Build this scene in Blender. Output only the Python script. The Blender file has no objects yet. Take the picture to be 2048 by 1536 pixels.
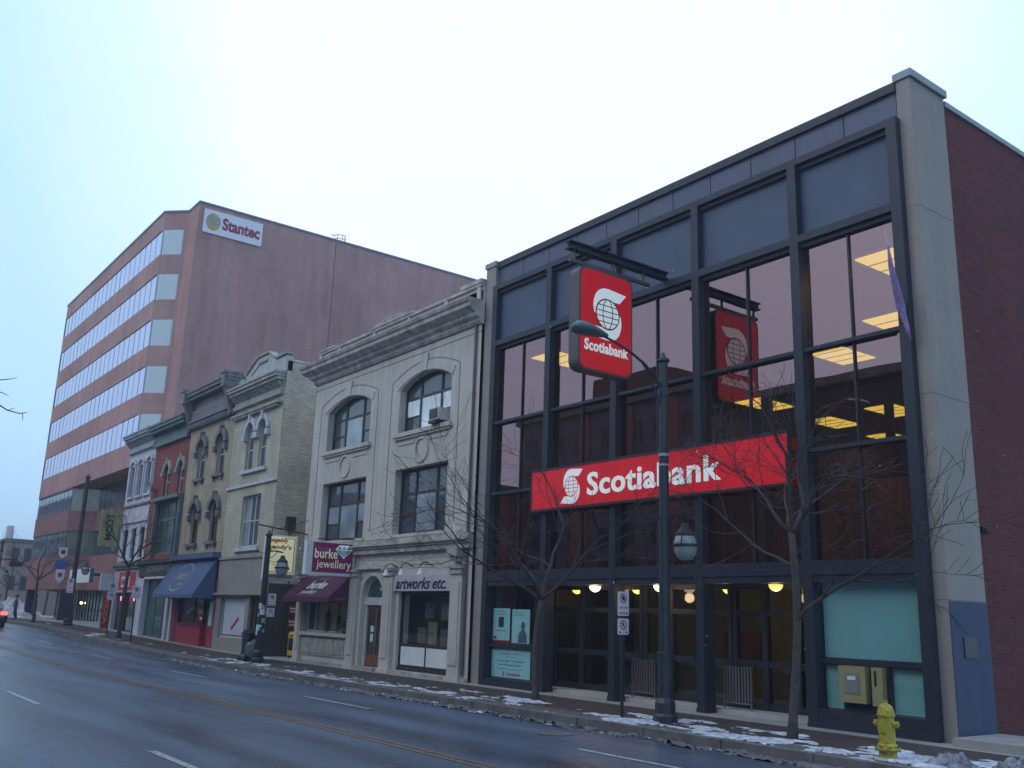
import bpy, math, random
from mathutils import Vector, Matrix, noise
R = math.radians
PI = math.pi
sc = bpy.context.scene
col = sc.collection
random.seed(7)

# ------------------------------------------------------------------ camera
CAM = Vector((22.56, -16.42, 1.85))
YAW, PITCH, ROLL, LENS = 0.92767, 0.24150, 0.03295, 33.43
fw = Vector((-math.sin(YAW) * math.cos(PITCH), math.cos(YAW) * math.cos(PITCH), math.sin(PITCH)))
rt = Vector((math.cos(YAW), math.sin(YAW), 0))
up = rt.cross(fw)
r2 = rt * math.cos(ROLL) + up * math.sin(ROLL)
u2 = up * math.cos(ROLL) - rt * math.sin(ROLL)
cd = bpy.data.cameras.new('camera')
cam = bpy.data.objects.new('camera', cd)
col.objects.link(cam)
cam.matrix_world = Matrix(((r2.x, u2.x, -fw.x, CAM.x), (r2.y, u2.y, -fw.y, CAM.y), (r2.z, u2.z, -fw.z, CAM.z), (0, 0, 0, 1)))
cd.lens = LENS
cd.sensor_width = 36
cd.clip_end = 3000
sc.camera = cam

# ------------------------------------------------------------------ sky, sun, exposure
SUN_EL, SUN_AZ = R(42), R(200)
w = bpy.data.worlds.new('World')
sc.world = w
w.use_nodes = True
nt = w.node_tree
nt.nodes.clear()
def N(t, ty, **k):
    n = t.nodes.new(ty)
    for a, b in k.items():
        setattr(n, a, b)
    return n
out = N(nt, 'ShaderNodeOutputWorld')
sky = N(nt, 'ShaderNodeTexSky', sky_type='NISHITA', sun_disc=False, sun_elevation=SUN_EL, sun_rotation=SUN_AZ)
sky.dust_density = 6
bg1 = N(nt, 'ShaderNodeBackground')
bg1.inputs[1].default_value = 0.012
nt.links.new(sky.outputs[0], bg1.inputs[0])
tc = N(nt, 'ShaderNodeTexCoord')
dot = N(nt, 'ShaderNodeVectorMath', operation='DOT_PRODUCT')
dot.inputs[1].default_value = (-0.66, 0.53, 0.53)
nt.links.new(tc.outputs['Generated'], dot.inputs[0])
noi = N(nt, 'ShaderNodeTexNoise')
noi.inputs['Scale'].default_value = 2.2
noi.inputs['Detail'].default_value = 3
nt.links.new(tc.outputs['Generated'], noi.inputs['Vector'])
ad = N(nt, 'ShaderNodeMath', operation='MULTIPLY_ADD')
ad.inputs[1].default_value = 0.09
nt.links.new(noi.outputs['Fac'], ad.inputs[0])
nt.links.new(dot.outputs['Value'], ad.inputs[2])
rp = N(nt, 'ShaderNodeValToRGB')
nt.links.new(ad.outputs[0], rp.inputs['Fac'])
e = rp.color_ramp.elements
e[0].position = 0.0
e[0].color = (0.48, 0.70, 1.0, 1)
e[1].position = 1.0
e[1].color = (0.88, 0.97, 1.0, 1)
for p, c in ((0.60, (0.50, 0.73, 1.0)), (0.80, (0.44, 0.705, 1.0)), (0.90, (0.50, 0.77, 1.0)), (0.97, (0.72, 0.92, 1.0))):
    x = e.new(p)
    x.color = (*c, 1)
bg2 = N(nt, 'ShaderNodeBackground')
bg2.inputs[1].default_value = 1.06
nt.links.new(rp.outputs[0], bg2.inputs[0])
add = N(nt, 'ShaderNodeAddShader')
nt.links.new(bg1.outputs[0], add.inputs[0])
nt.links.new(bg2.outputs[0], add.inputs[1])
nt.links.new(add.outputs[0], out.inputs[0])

ld = bpy.data.lights.new('sun', 'SUN')
ld.energy = 0.4
ld.angle = R(25)
ld.color = (1.0, 0.97, 0.92)
sun = bpy.data.objects.new('sun', ld)
col.objects.link(sun)
sun.rotation_euler = (R(90) - SUN_EL, 0, R(180) - SUN_AZ)
sc.view_settings.view_transform = 'Standard'
sc.view_settings.look = 'None'
sc.view_settings.exposure = 0.12
sc.view_settings.gamma = 1
sc.render.engine = 'CYCLES'
sc.cycles.use_denoising = True
sc.cycles.max_bounces = 6
sc.cycles.diffuse_bounces = 3
sc.cycles.glossy_bounces = 4
sc.cycles.transparent_max_bounces = 12
sc.cycles.volume_bounces = 0
sc.cycles.sample_clamp_indirect = 4

# ------------------------------------------------------------------ materials
MATS = {}
def pos_uv(t, flip=False):
    """facade coordinates: (x or y along the wall, z up)"""
    g = N(t, 'ShaderNodeNewGeometry')
    s = N(t, 'ShaderNodeSeparateXYZ')
    t.links.new(g.outputs['Position'], s.inputs[0])
    sn = N(t, 'ShaderNodeSeparateXYZ')
    t.links.new(g.outputs['Normal'], sn.inputs[0])
    ab = N(t, 'ShaderNodeMath', operation='ABSOLUTE')
    t.links.new(sn.outputs[0], ab.inputs[0])
    gt = N(t, 'ShaderNodeMath', operation='GREATER_THAN')
    gt.inputs[1].default_value = 0.72
    t.links.new(ab.outputs[0], gt.inputs[0])
    mx = N(t, 'ShaderNodeMix', data_type='FLOAT')
    t.links.new(gt.outputs[0], mx.inputs[0])
    t.links.new(s.outputs[0], mx.inputs[2])
    t.links.new(s.outputs[1], mx.inputs[3])
    c = N(t, 'ShaderNodeCombineXYZ')
    t.links.new(mx.outputs[0], c.inputs[0])
    t.links.new(s.outputs[2], c.inputs[1])
    return c.outputs[0]

def base_mat(name):
    m = bpy.data.materials.new(name)
    m.use_nodes = True
    t = m.node_tree
    b = t.nodes['Principled BSDF']
    MATS[name] = m
    return m, t, b

def mulcol(t, a, fac_socket, lo, hi):
    """a * mapped noise"""
    mr = N(t, 'ShaderNodeMapRange')
    mr.inputs[1].default_value = 0.3
    mr.inputs[2].default_value = 0.7
    mr.inputs[3].default_value = lo
    mr.inputs[4].default_value = hi
    t.links.new(fac_socket, mr.inputs[0])
    mx = N(t, 'ShaderNodeMix', data_type='RGBA', blend_type='MULTIPLY')
    mx.inputs[0].default_value = 1
    if isinstance(a, tuple):
        mx.inputs[6].default_value = (*a, 1)
    else:
        t.links.new(a, mx.inputs[6])
    t.links.new(mr.outputs[0], mx.inputs[7])
    return mx.outputs[2]

def mat(name, c, rough=0.8, var=0.12, vs=1.2, bump=0.0, bs=30, streak=0.0, metal=0.0, spec=0.5, emit=None, es=1.0, coat=0):
    if name in MATS:
        return MATS[name]
    m, t, b = base_mat(name)
    g = N(t, 'ShaderNodeNewGeometry')
    n = N(t, 'ShaderNodeTexNoise')
    n.inputs['Scale'].default_value = vs
    n.inputs['Detail'].default_value = 6
    n.inputs['Roughness'].default_value = 0.65
    t.links.new(g.outputs['Position'], n.inputs['Vector'])
    cc = mulcol(t, c, n.outputs['Fac'], 1 - var, 1 + var)
    if streak:
        mp = N(t, 'ShaderNodeMapping')
        mp.inputs['Scale'].default_value = (3.5, 3.5, 0.3)
        t.links.new(g.outputs['Position'], mp.inputs[0])
        n2 = N(t, 'ShaderNodeTexNoise')
        n2.inputs['Scale'].default_value = 1.0
        n2.inputs['Detail'].default_value = 4
        t.links.new(mp.outputs[0], n2.inputs['Vector'])
        cc = mulcol(t, cc, n2.outputs['Fac'], 1 - streak, 1 + streak * 0.3)
    t.links.new(cc, b.inputs['Base Color'])
    b.inputs['Roughness'].default_value = rough
    b.inputs['Metallic'].default_value = metal
    b.inputs['Specular IOR Level'].default_value = spec
    if coat:
        b.inputs['Coat Weight'].default_value = coat
    if bump:
        nb = N(t, 'ShaderNodeTexNoise')
        nb.inputs['Scale'].default_value = bs
        nb.inputs['Detail'].default_value = 3
        t.links.new(g.outputs['Position'], nb.inputs['Vector'])
        bp = N(t, 'ShaderNodeBump')
        bp.inputs['Strength'].default_value = bump
        bp.inputs['Distance'].default_value = 0.02
        t.links.new(nb.outputs['Fac'], bp.inputs['Height'])
        t.links.new(bp.outputs[0], b.inputs['Normal'])
    if emit:
        b.inputs['Emission Color'].default_value = (*emit, 1)
        b.inputs['Emission Strength'].default_value = es
    return m

def brick(name, c1, c2, mortar, bw=0.24, bh=0.085, var=0.2, ms=0.012, vs=0.25, streak=0.1):
    if name in MATS:
        return MATS[name]
    m, t, b = base_mat(name)
    uv = pos_uv(t)
    bt = N(t, 'ShaderNodeTexBrick')
    bt.inputs['Scale'].default_value = 1
    bt.inputs['Brick Width'].default_value = bw
    bt.inputs['Row Height'].default_value = bh
    bt.inputs['Mortar Size'].default_value = ms
    bt.inputs['Mortar Smooth'].default_value = 0.3
    bt.inputs['Color1'].default_value = (*c1, 1)
    bt.inputs['Color2'].default_value = (*c2, 1)
    bt.inputs['Mortar'].default_value = (*mortar, 1)
    t.links.new(uv, bt.inputs['Vector'])
    g = N(t, 'ShaderNodeNewGeometry')
    n = N(t, 'ShaderNodeTexNoise')
    n.inputs['Scale'].default_value = vs
    n.inputs['Detail'].default_value = 8
    n.inputs['Roughness'].default_value = 0.7
    t.links.new(g.outputs['Position'], n.inputs['Vector'])
    cc = mulcol(t, bt.outputs['Color'], n.outputs['Fac'], 1 - var, 1 + var)
    mp = N(t, 'ShaderNodeMapping')
    mp.inputs['Scale'].default_value = (2, 2, 0.2)
    t.links.new(g.outputs['Position'], mp.inputs[0])
    n2 = N(t, 'ShaderNodeTexNoise')
    n2.inputs['Scale'].default_value = 1.0
    n2.inputs['Detail'].default_value = 5
    t.links.new(mp.outputs[0], n2.inputs['Vector'])
    cc = mulcol(t, cc, n2.outputs['Fac'], 1 - streak, 1 + streak * 0.4)
    t.links.new(cc, b.inputs['Base Color'])
    b.inputs['Roughness'].default_value = 0.9
    b.inputs['Specular IOR Level'].default_value = 0.25
    bp = N(t, 'ShaderNodeBump')
    bp.inputs['Strength'].default_value = 0.4
    bp.inputs['Distance'].default_value = 0.01
    bp.invert = True
    t.links.new(bt.outputs['Fac'], bp.inputs['Height'])
    t.links.new(bp.outputs[0], b.inputs['Normal'])
    return m

def glass_mat(name, refl, trans, rough=0.0, wob=0.0):
    """coated pane: tinted mirror reflection plus tinted see-through"""
    if name in MATS:
        return MATS[name]
    m = bpy.data.materials.new(name)
    m.use_nodes = True
    t = m.node_tree
    t.nodes.clear()
    o = N(t, 'ShaderNodeOutputMaterial')
    gl = N(t, 'ShaderNodeBsdfGlossy')
    gl.inputs['Color'].default_value = (*refl, 1)
    gl.inputs['Roughness'].default_value = rough
    tr = N(t, 'ShaderNodeBsdfTransparent')
    tr.inputs['Color'].default_value = (*trans, 1)
    a = N(t, 'ShaderNodeAddShader')
    t.links.new(gl.outputs[0], a.inputs[0])
    t.links.new(tr.outputs[0], a.inputs[1])
    t.links.new(a.outputs[0], o.inputs[0])
    if wob:
        g = N(t, 'ShaderNodeNewGeometry')
        nb = N(t, 'ShaderNodeTexNoise')
        nb.inputs['Scale'].default_value = 0.7
        nb.inputs['Detail'].default_value = 1
        t.links.new(g.outputs['Position'], nb.inputs['Vector'])
        bp = N(t, 'ShaderNodeBump')
        bp.inputs['Strength'].default_value = wob
        bp.inputs['Distance'].default_value = 0.02
        t.links.new(nb.outputs['Fac'], bp.inputs['Height'])
        t.links.new(bp.outputs[0], gl.inputs['Normal'])
    MATS[name] = m
    return m

def pane_mat(name, c, refl=0.5, rough=0.03, wob=0.15):
    """opaque looking pane: what is behind is a flat dark or pale tone under a glass coat"""
    if name in MATS:
        return MATS[name]
    m, t, b = base_mat(name)
    g = N(t, 'ShaderNodeNewGeometry')
    n = N(t, 'ShaderNodeTexNoise')
    n.inputs['Scale'].default_value = 1.1
    n.inputs['Detail'].default_value = 3
    t.links.new(g.outputs['Position'], n.inputs['Vector'])
    t.links.new(mulcol(t, c, n.outputs['Fac'], 0.6, 1.4), b.inputs['Base Color'])
    b.inputs['Roughness'].default_value = 0.5
    b.inputs['Coat Weight'].default_value = 1.0
    b.inputs['Coat Roughness'].default_value = rough
    b.inputs['Coat IOR'].default_value = 1.5 + refl
    bp = N(t, 'ShaderNodeBump')
    bp.inputs['Strength'].default_value = wob
    bp.inputs['Distance'].default_value = 0.01
    t.links.new(n.outputs['Fac'], bp.inputs['Height'])
    t.links.new(bp.outputs[0], b.inputs['Coat Normal'])
    return m

def emis(name, c, s):
    return mat(name, (0.6, 0.6, 0.6), emit=c, es=s, var=0)

LIME = mat('limestone', (0.54, 0.50, 0.445), 0.9, 0.10, 0.8, 0.25, 25, 0.16)
LIMED = mat('weathered_limestone', (0.43, 0.395, 0.36), 0.9, 0.35, 2.5, 0.4, 18, 0.35)
CREAM = mat('cream_stone', (0.31, 0.27, 0.245), 0.9, 0.06, 1.5, 0.2, 30, 0.10)
BRONZE = mat('bronze_metal', (0.029, 0.032, 0.050), 0.5, 0.12, 2, 0.05, 8, 0.15, spec=0.35)
SPAND = mat('slate_panel', (0.066, 0.090, 0.15), 0.6, 0.10, 1.2, 0.25, 60, 0.07)
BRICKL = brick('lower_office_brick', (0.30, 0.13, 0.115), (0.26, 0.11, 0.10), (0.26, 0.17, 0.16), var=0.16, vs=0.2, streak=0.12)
FASC = mat('dark_fascia_panel', (0.075, 0.082, 0.14), 0.5, 0.10, 1.0, 0, 20, 0.12)
COPING = mat('grey_coping', (0.24, 0.29, 0.33), 0.5, 0.15, 2, 0, 20, 0.1)
BRICKB = brick('dark_red_brick', (0.150, 0.036, 0.036), (0.095, 0.024, 0.026), (0.085, 0.05, 0.05))
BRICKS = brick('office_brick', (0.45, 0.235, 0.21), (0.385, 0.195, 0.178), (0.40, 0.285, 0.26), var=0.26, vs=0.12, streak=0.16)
BRICKY = brick('buff_brick', (0.76, 0.66, 0.50), (0.58, 0.50, 0.38), (0.28, 0.24, 0.19), bw=0.24, bh=0.085, var=0.2, vs=0.7)
BRICKYP = brick('painted_buff_brick', (0.46, 0.37, 0.255), (0.41, 0.33, 0.23), (0.35, 0.285, 0.21), var=0.25, vs=0.9, streak=0.2)
BRICKR = brick('red_brick', (0.30, 0.06, 0.05), (0.23, 0.05, 0.045), (0.22, 0.10, 0.09), vs=0.8)
WHITEP = mat('white_painted_stone', (0.55, 0.55, 0.60), 0.8, 0.12, 1.5, 0.2, 15, 0.22)
TAN = mat('tan_stucco', (0.30, 0.27, 0.24), 0.9, 0.08, 1, 0.2, 40, 0.10)
GREENM = mat('green_painted_cornice', (0.11, 0.17, 0.17), 0.6, 0.2, 2, 0.1, 10, 0.25)
GREYM = mat('grey_painted_cornice', (0.18, 0.165, 0.175), 0.7, 0.25, 3, 0.3, 12, 0.3)
BUFFM = mat('stone_cornice', (0.36, 0.35, 0.32), 0.8, 0.25, 3, 0.3, 12, 0.3)
NAVY = mat('navy_canvas', (0.075, 0.115, 0.22), 0.9, 0.12, 3, 0.1, 60, 0.1)
MAROON = mat('maroon_canvas', (0.10, 0.022, 0.06), 0.9, 0.12, 3, 0.1, 60, 0.1)
CRIMSON = mat('crimson_paint', (0.36, 0.022, 0.05), 0.6, 0.1, 2, 0.05, 20, 0.1)
CRIMSOND = mat('dark_crimson_paint', (0.14, 0.015, 0.02), 0.6, 0.1, 2)
WHITE = mat('white_paint', (0.72, 0.72, 0.72), 0.6, 0.06, 3, 0, 20, 0.1)
OFFW = mat('old_white_wood', (0.50, 0.50, 0.50), 0.7, 0.15, 4, 0, 20, 0.15)
DARKW = mat('dark_window_frame', (0.035, 0.028, 0.03), 0.5, 0.2, 4)
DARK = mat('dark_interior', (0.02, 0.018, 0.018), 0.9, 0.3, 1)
BLACK = mat('black_plastic', (0.012, 0.012, 0.014), 0.45, 0.2, 6)
LAMPG = mat('lamp_green_paint', (0.024, 0.030, 0.040), 0.45, 0.2, 3, 0.05, 20, 0.1)
POSTM = mat('sign_post_metal', (0.03, 0.028, 0.032), 0.6, 0.2, 6)
SIGNW = mat('sign_white', (0.70, 0.70, 0.74), 0.5, 0.05, 6)
SIGNB = mat('sign_black_print', (0.01, 0.01, 0.012), 0.5, 0)
SIGNR = mat('sign_red_print', (0.35, 0.01, 0.03), 0.5, 0)
REDS = mat('red_sign_face', (0.62, 0.008, 0.02), 0.35, 0.05, 1, emit=(0.62, 0.008, 0.02), es=0.22)
WHITES = mat('white_sign_print', (0.75, 0.8, 0.78), 0.4, 0.02, 1, emit=(0.75, 0.85, 0.82), es=0.30)
DKRED = mat('dark_red_line', (0.10, 0.004, 0.01), 0.5, 0)
SIGNEDGE = mat('sign_edge_metal', (0.09, 0.075, 0.08), 0.5, 0.15, 3)
BARK = mat('bark', (0.075, 0.058, 0.056), 0.95, 0.4, 12, 0.6, 30)
TWIG = mat('twig_bark', (0.06, 0.045, 0.048), 0.95, 0.35, 6)
CONC = mat('concrete', (0.30, 0.29, 0.28), 0.85, 0.15, 1.5, 0.3, 40)
CURBM = mat('curb_concrete', (0.15, 0.135, 0.135), 0.85, 0.35, 3, 0.5, 30)
SNOW = mat('old_snow', (0.50, 0.52, 0.60), 0.75, 0.55, 7, 0.9, 22)
SLUSH = mat('dirty_slush', (0.13, 0.12, 0.13), 0.6, 0.6, 9, 1.0, 26)
TEAL = mat('teal_blind', (0.26, 0.52, 0.52), 0.8, 0.05, 1)
POSTER = mat('poster_paper', (0.42, 0.72, 0.76), 0.7, 0.05, 3)
WOOD = mat('brown_wood', (0.20, 0.075, 0.035), 0.5, 0.3, 5)
YELLOW = mat('yellow_paint', (0.42, 0.36, 0.035), 0.6, 0.45, 16, 0.5, 40, 0.3)
YBOX = mat('yellow_box_paint', (0.62, 0.36, 0.03), 0.5, 0.1, 6)
BLUEP = mat('blue_paint', (0.046, 0.068, 0.125), 0.75, 0.06, 2, 0.1, 60, 0.06)

G_BANK = glass_mat('bronze_glass', (0.265, 0.17, 0.17), (0.22, 0.155, 0.12), 0.0, 0.12)
G_CLEAR = glass_mat('clear_glass', (0.10, 0.10, 0.11), (0.80, 0.85, 0.84), 0.0, 0.05)
G_DOOR = glass_mat('door_glass', (0.05, 0.05, 0.055), (0.50, 0.47, 0.36), 0.0, 0.02)
P_OFF = None
P_DARK = pane_mat('dark_pane', (0.015, 0.017, 0.02), 0.05)
P_GREY = pane_mat('grey_pane', (0.035, 0.05, 0.065), 0.0)
P_PALE = pane_mat('pale_blind_pane', (0.22, 0.28, 0.32), 0.0)
P_BRIGHT = pane_mat('bright_curtain_pane', (0.85, 0.92, 0.95), 0.0)
P_GREEN = pane_mat('green_pane', (0.015, 0.06, 0.065), 0.25)
m, t, b = base_mat('mirror_office_glass')
b.inputs['Base Color'].default_value = (0.52, 0.50, 0.66, 1)
b.inputs['Metallic'].default_value = 1
b.inputs['Roughness'].default_value = 0.04
P_OFF = m
m, t, b = base_mat('pale_office_glass')
b.inputs['Base Color'].default_value = (0.42, 0.46, 0.45, 1)
b.inputs['Metallic'].default_value = 0.7
b.inputs['Roughness'].default_value = 0.12
P_OFFC = m

# ------------------------------------------------------------------ builders
def root_of(o):
    while o.parent:
        o = o.parent
    return o

class MB:
    def __init__(s):
        s.v, s.f, s.cuts = [], [], []
    def cut(s):
        s.cuts.append((len(s.v), len(s.f)))
        return s
    def add(s, vs, fs):
        k = len(s.v)
        s.v += [tuple(p) for p in vs]
        s.f += [tuple(i + k for i in f) for f in fs]
        return s
    def box(s, x0, x1, y0, y1, z0, z1):
        x0, x1 = min(x0, x1), max(x0, x1)
        y0, y1 = min(y0, y1), max(y0, y1)
        z0, z1 = min(z0, z1), max(z0, z1)
        return s.add([(x0, y0, z0), (x1, y0, z0), (x1, y1, z0), (x0, y1, z0), (x0, y0, z1), (x1, y0, z1), (x1, y1, z1), (x0, y1, z1)],
                     [(0, 3, 2, 1), (4, 5, 6, 7), (0, 1, 5, 4), (1, 2, 6, 5), (2, 3, 7, 6), (3, 0, 4, 7)])
    def prism(s, pts, o, ux, uy, un, d):
        """polygon pts (a,b) in plane o+a*ux+b*uy (counter-clockwise seen from -un), extruded along un by d"""
        o, ux, uy, un = Vector(o), Vector(ux), Vector(uy), Vector(un)
        n = len(pts)
        A = [o + ux * a + uy * b for a, b in pts]
        B = [p + un * d for p in A]
        return s.add(A + B, [tuple(range(n)), tuple(range(2 * n - 1, n - 1, -1))] + [(i, i + n, (i + 1) % n + n, (i + 1) % n) for i in range(n)])
    def tube(s, pts, rad, n=8, cap=True):
        pts = [Vector(p) for p in pts]
        if not isinstance(rad, (list, tuple)):
            rad = [rad] * len(pts)
        k = len(s.v)
        vs, fs = [], []
        ref = None
        for i, p in enumerate(pts):
            d = (pts[min(i + 1, len(pts) - 1)] - pts[max(i - 1, 0)])
            d = d.normalized() if d.length > 1e-9 else Vector((0, 0, 1))
            if ref is None:
                ref = Vector((1, 0, 0)) if abs(d.x) < 0.8 else Vector((0, 1, 0))
            a = (ref - d * ref.dot(d)).normalized()
            ref = a
            bb = d.cross(a)
            for j in range(n):
                q = 2 * PI * j / n
                vs.append(p + (a * math.cos(q) + bb * math.sin(q)) * rad[i])
        for i in range(len(pts) - 1):
            for j in range(n):
                fs.append((i * n + j, i * n + (j + 1) % n, (i + 1) * n + (j + 1) % n, (i + 1) * n + j))
        if cap:
            fs.append(tuple(reversed(range(n))))
            fs.append(tuple(range((len(pts) - 1) * n, len(pts) * n)))
        return s.add(vs, fs)
    def lathe(s, prof, c, n=16, axis='z', ph=0):
        """prof: (radius, height) list"""
        c = Vector(c)
        vs, fs = [], []
        for r, h in prof:
            for j in range(n):
                q = 2 * PI * j / n + ph
                a, b2 = r * math.cos(q), r * math.sin(q)
                if axis == 'z':
                    vs.append(c + Vector((a, b2, h)))
                elif axis == 'x':
                    vs.append(c + Vector((h, a, b2)))
                else:
                    vs.append(c + Vector((b2, h, a)))
        m_ = len(prof)
        for i in range(m_ - 1):
            for j in range(n):
                fs.append((i * n + j, i * n + (j + 1) % n, (i + 1) * n + (j + 1) % n, (i + 1) * n + j))
        fs.append(tuple(reversed(range(n))))
        fs.append(tuple(range((m_ - 1) * n, m_ * n)))
        return s.add(vs, fs)
    def each(s, name, m, parent):
        """one object per stroke"""
        for (v0, f0), (v1, f1) in zip(s.cuts, s.cuts[1:] + [(len(s.v), len(s.f))]):
            q = MB()
            q.v = s.v[v0:v1]
            q.f = [tuple(i - v0 for i in f) for f in s.f[f0:f1]]
            q.build(name, m, parent)
    def build(s, name, m, parent=None, smooth=False, origin=None):
        me = bpy.data.meshes.new(name)
        o = bpy.data.objects.new(name, me)
        off = Vector((0, 0, 0))
        if parent is not None:
            off = Vector(root_of(parent).location)
            if root_of(parent).get('_local'):
                off = Vector((0, 0, 0))
        elif origin is not None:
            off = Vector(origin)
            o.location = off
        me.from_pydata([(p[0] - off.x, p[1] - off.y, p[2] - off.z) for p in s.v], [], s.f)
        me.validate()
        me.materials.append(m)
        if smooth:
            me.polygons.foreach_set('use_smooth', [True] * len(me.polygons))
        me.update()
        col.objects.link(o)
        if parent is not None:
            o.parent = parent
        return o

def tag(o, label=None, cat=None, group=None, kind=None):
    if label: o['label'] = label
    if cat: o['category'] = cat
    if group: o['group'] = group
    if kind: o['kind'] = kind
    return o

def thing(name, loc, label, cat, group=None, local=False, rz=0):
    o = bpy.data.objects.new(name, None)
    o.empty_display_size = 0.3
    o.location = loc
    o.rotation_euler = (0, 0, rz)
    col.objects.link(o)
    if local:
        o['_local'] = 1
    return tag(o, label, cat, group)

def copy_tree(o, parent=None):
    c = o.copy()
    col.objects.link(c)
    c.parent = parent
    for ch in list(o.children):
        copy_tree(ch, c)
    return c

def smooth01(x):
    x = max(0, min(1, x))
    return x * x * (3 - 2 * x)
def gz(x):
    """the street climbs a little towards its far end"""
    return 0.60 * smooth01((-14 - x) / 36.0)

def txt(s, m, parent, o, ux, uy, w, h, bold=0.0, ext=0.006, shear=0.0, name='lettering', space=1.0):
    """text set in the plane o + a*ux + b*uy, scaled to w x h"""
    cu = bpy.data.curves.new('t', 'FONT')
    cu.body = s
    cu.size = 1
    cu.offset = bold
    cu.shear = shear
    cu.space_character = space
    cu.resolution_u = 3
    ob = bpy.data.objects.new('t', cu)
    col.objects.link(ob)
    dg = bpy.context.evaluated_depsgraph_get()
    me = ob.evaluated_get(dg).to_mesh()
    vs = [v.co.copy() for v in me.vertices]
    fs = [tuple(p.vertices) for p in me.polygons]
    ob.evaluated_get(dg).to_mesh_clear()
    bpy.data.objects.remove(ob)
    bpy.data.curves.remove(cu)
    if not vs:
        return None
    x0, x1 = min(v.x for v in vs), max(v.x for v in vs)
    y0, y1 = min(v.y for v in vs), max(v.y for v in vs)
    ux, uy, o = Vector(ux).normalized(), Vector(uy).normalized(), Vector(o)
    nrm = ux.cross(uy)
    mb = MB()
    V1 = [o + ux * ((v.x - x0) / (x1 - x0) * w) + uy * ((v.y - y0) / (y1 - y0) * h) + nrm * ext for v in vs]
    mb.add(V1, fs)
    # side walls
    ec = {}
    for f in fs:
        for i in range(len(f)):
            a, b_ = f[i], f[(i + 1) % len(f)]
            ec[(a, b_)] = 1
    side = []
    k = len(V1)
    V0 = [p - nrm * ext for p in V1]
    for (a, b_) in ec:
        if (b_, a) not in ec:
            side.append((a, a + k, b_ + k, b_))
    mb2 = MB()
    mb.v += [tuple(p) for p in V0]
    mb.f += side
    return mb.build(name, m, parent)

def wall_holes(mb, x0, x1, z0, z1, y, holes, depth=0.22):
    """front wall face (normal -y) with holes (x0,x1,z0,z1[,rise]) and reveals going back"""
    xs = sorted(set([x0, x1] + [h[0] for h in holes] + [h[1] for h in holes]))
    zs = sorted(set([z0, z1] + [h[2] for h in holes] + [h[3] for h in holes]))
    xs = [x for x in xs if x0 <= x <= x1]
    zs = [z for z in zs if z0 <= z <= z1]
    for i in range(len(xs) - 1):
        for j in range(len(zs) - 1):
            cx, cz = (xs[i] + xs[i + 1]) / 2, (zs[j] + zs[j + 1]) / 2
            if any(h[0] < cx < h[1] and h[2] < cz < h[3] for h in holes):
                continue
            mb.add([(xs[i], y, zs[j]), (xs[i + 1], y, zs[j]), (xs[i + 1], y, zs[j + 1]), (xs[i], y, zs[j + 1])], [(0, 1, 2, 3)])
    for h in holes:
        a, b_, c, d = h[:4]
        rise = h[4] if len(h) > 4 else 0
        top = d - rise
        mb.add([(a, y, c), (a, y + depth, c), (a, y + depth, top), (a, y, top)], [(0, 1, 2, 3)])
        mb.add([(b_, y, c), (b_, y, top), (b_, y + depth, top), (b_, y + depth, c)], [(0, 1, 2, 3)])
        mb.add([(a, y, c), (b_, y, c), (b_, y + depth, c), (a, y + depth, c)], [(0, 1, 2, 3)])
        if not rise:
            mb.add([(a, y, d), (a, y + depth, d), (b_, y + depth, d), (b_, y, d)], [(0, 1, 2, 3)])
        else:
            P = arc_pts(a, b_, top, rise)
            for (xa, za), (xb, zb) in zip(P[:-1], P[1:]):
                mb.add([(xa, y, za), (xb, y, zb), (xb, y, d), (xa, y, d)], [(0, 1, 2, 3)])
                mb.add([(xa, y, za), (xa, y + depth, za), (xb, y + depth, zb), (xb, y, zb)], [(0, 1, 2, 3)])
    return mb

def arc_pts(a, b, zs, rise, n=12):
    """arc from (a,zs) over to (b,zs) rising by rise"""
    hw = (b - a) / 2
    if rise >= hw * 0.98:
        return [((a + b) / 2 - hw * math.cos(PI * i / n), zs + rise * math.sin(PI * i / n)) for i in range(n + 1)]
    rr = (hw * hw + rise * rise) / (2 * rise)
    th = math.asin(hw / rr)
    return [((a + b) / 2 + rr * math.sin(-th + 2 * th * i / n), zs + rise - rr + rr * math.cos(-th + 2 * th * i / n)) for i in range(n + 1)]

def arch_band(mb, P, w, y0, y1):
    """moulding following the arc P on its outside, width w, from y0 to y1 (y0<y1)"""
    cx = (P[0][0] + P[-1][0]) / 2
    n = len(P)
    Q = []
    for i, (x, z) in enumerate(P):
        x0, z0 = P[max(i - 1, 0)]
        x1, z1 = P[min(i + 1, n - 1)]
        d = Vector((x1 - x0, z1 - z0)).normalized()
        Q.append((x - d.y * w, z + d.x * w))
    for i in range(n - 1):
        a, b_, c, d = P[i], P[i + 1], Q[i + 1], Q[i]
        vs = [(p[0], y0, p[1]) for p in (a, b_, c, d)] + [(p[0], y1, p[1]) for p in (a, b_, c, d)]
        mb.add(vs, [(0, 1, 2, 3), (7, 6, 5, 4), (0, 4, 5, 1), (3, 2, 6, 7), (0, 3, 7, 4), (1, 5, 6, 2)])
    return mb

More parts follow.
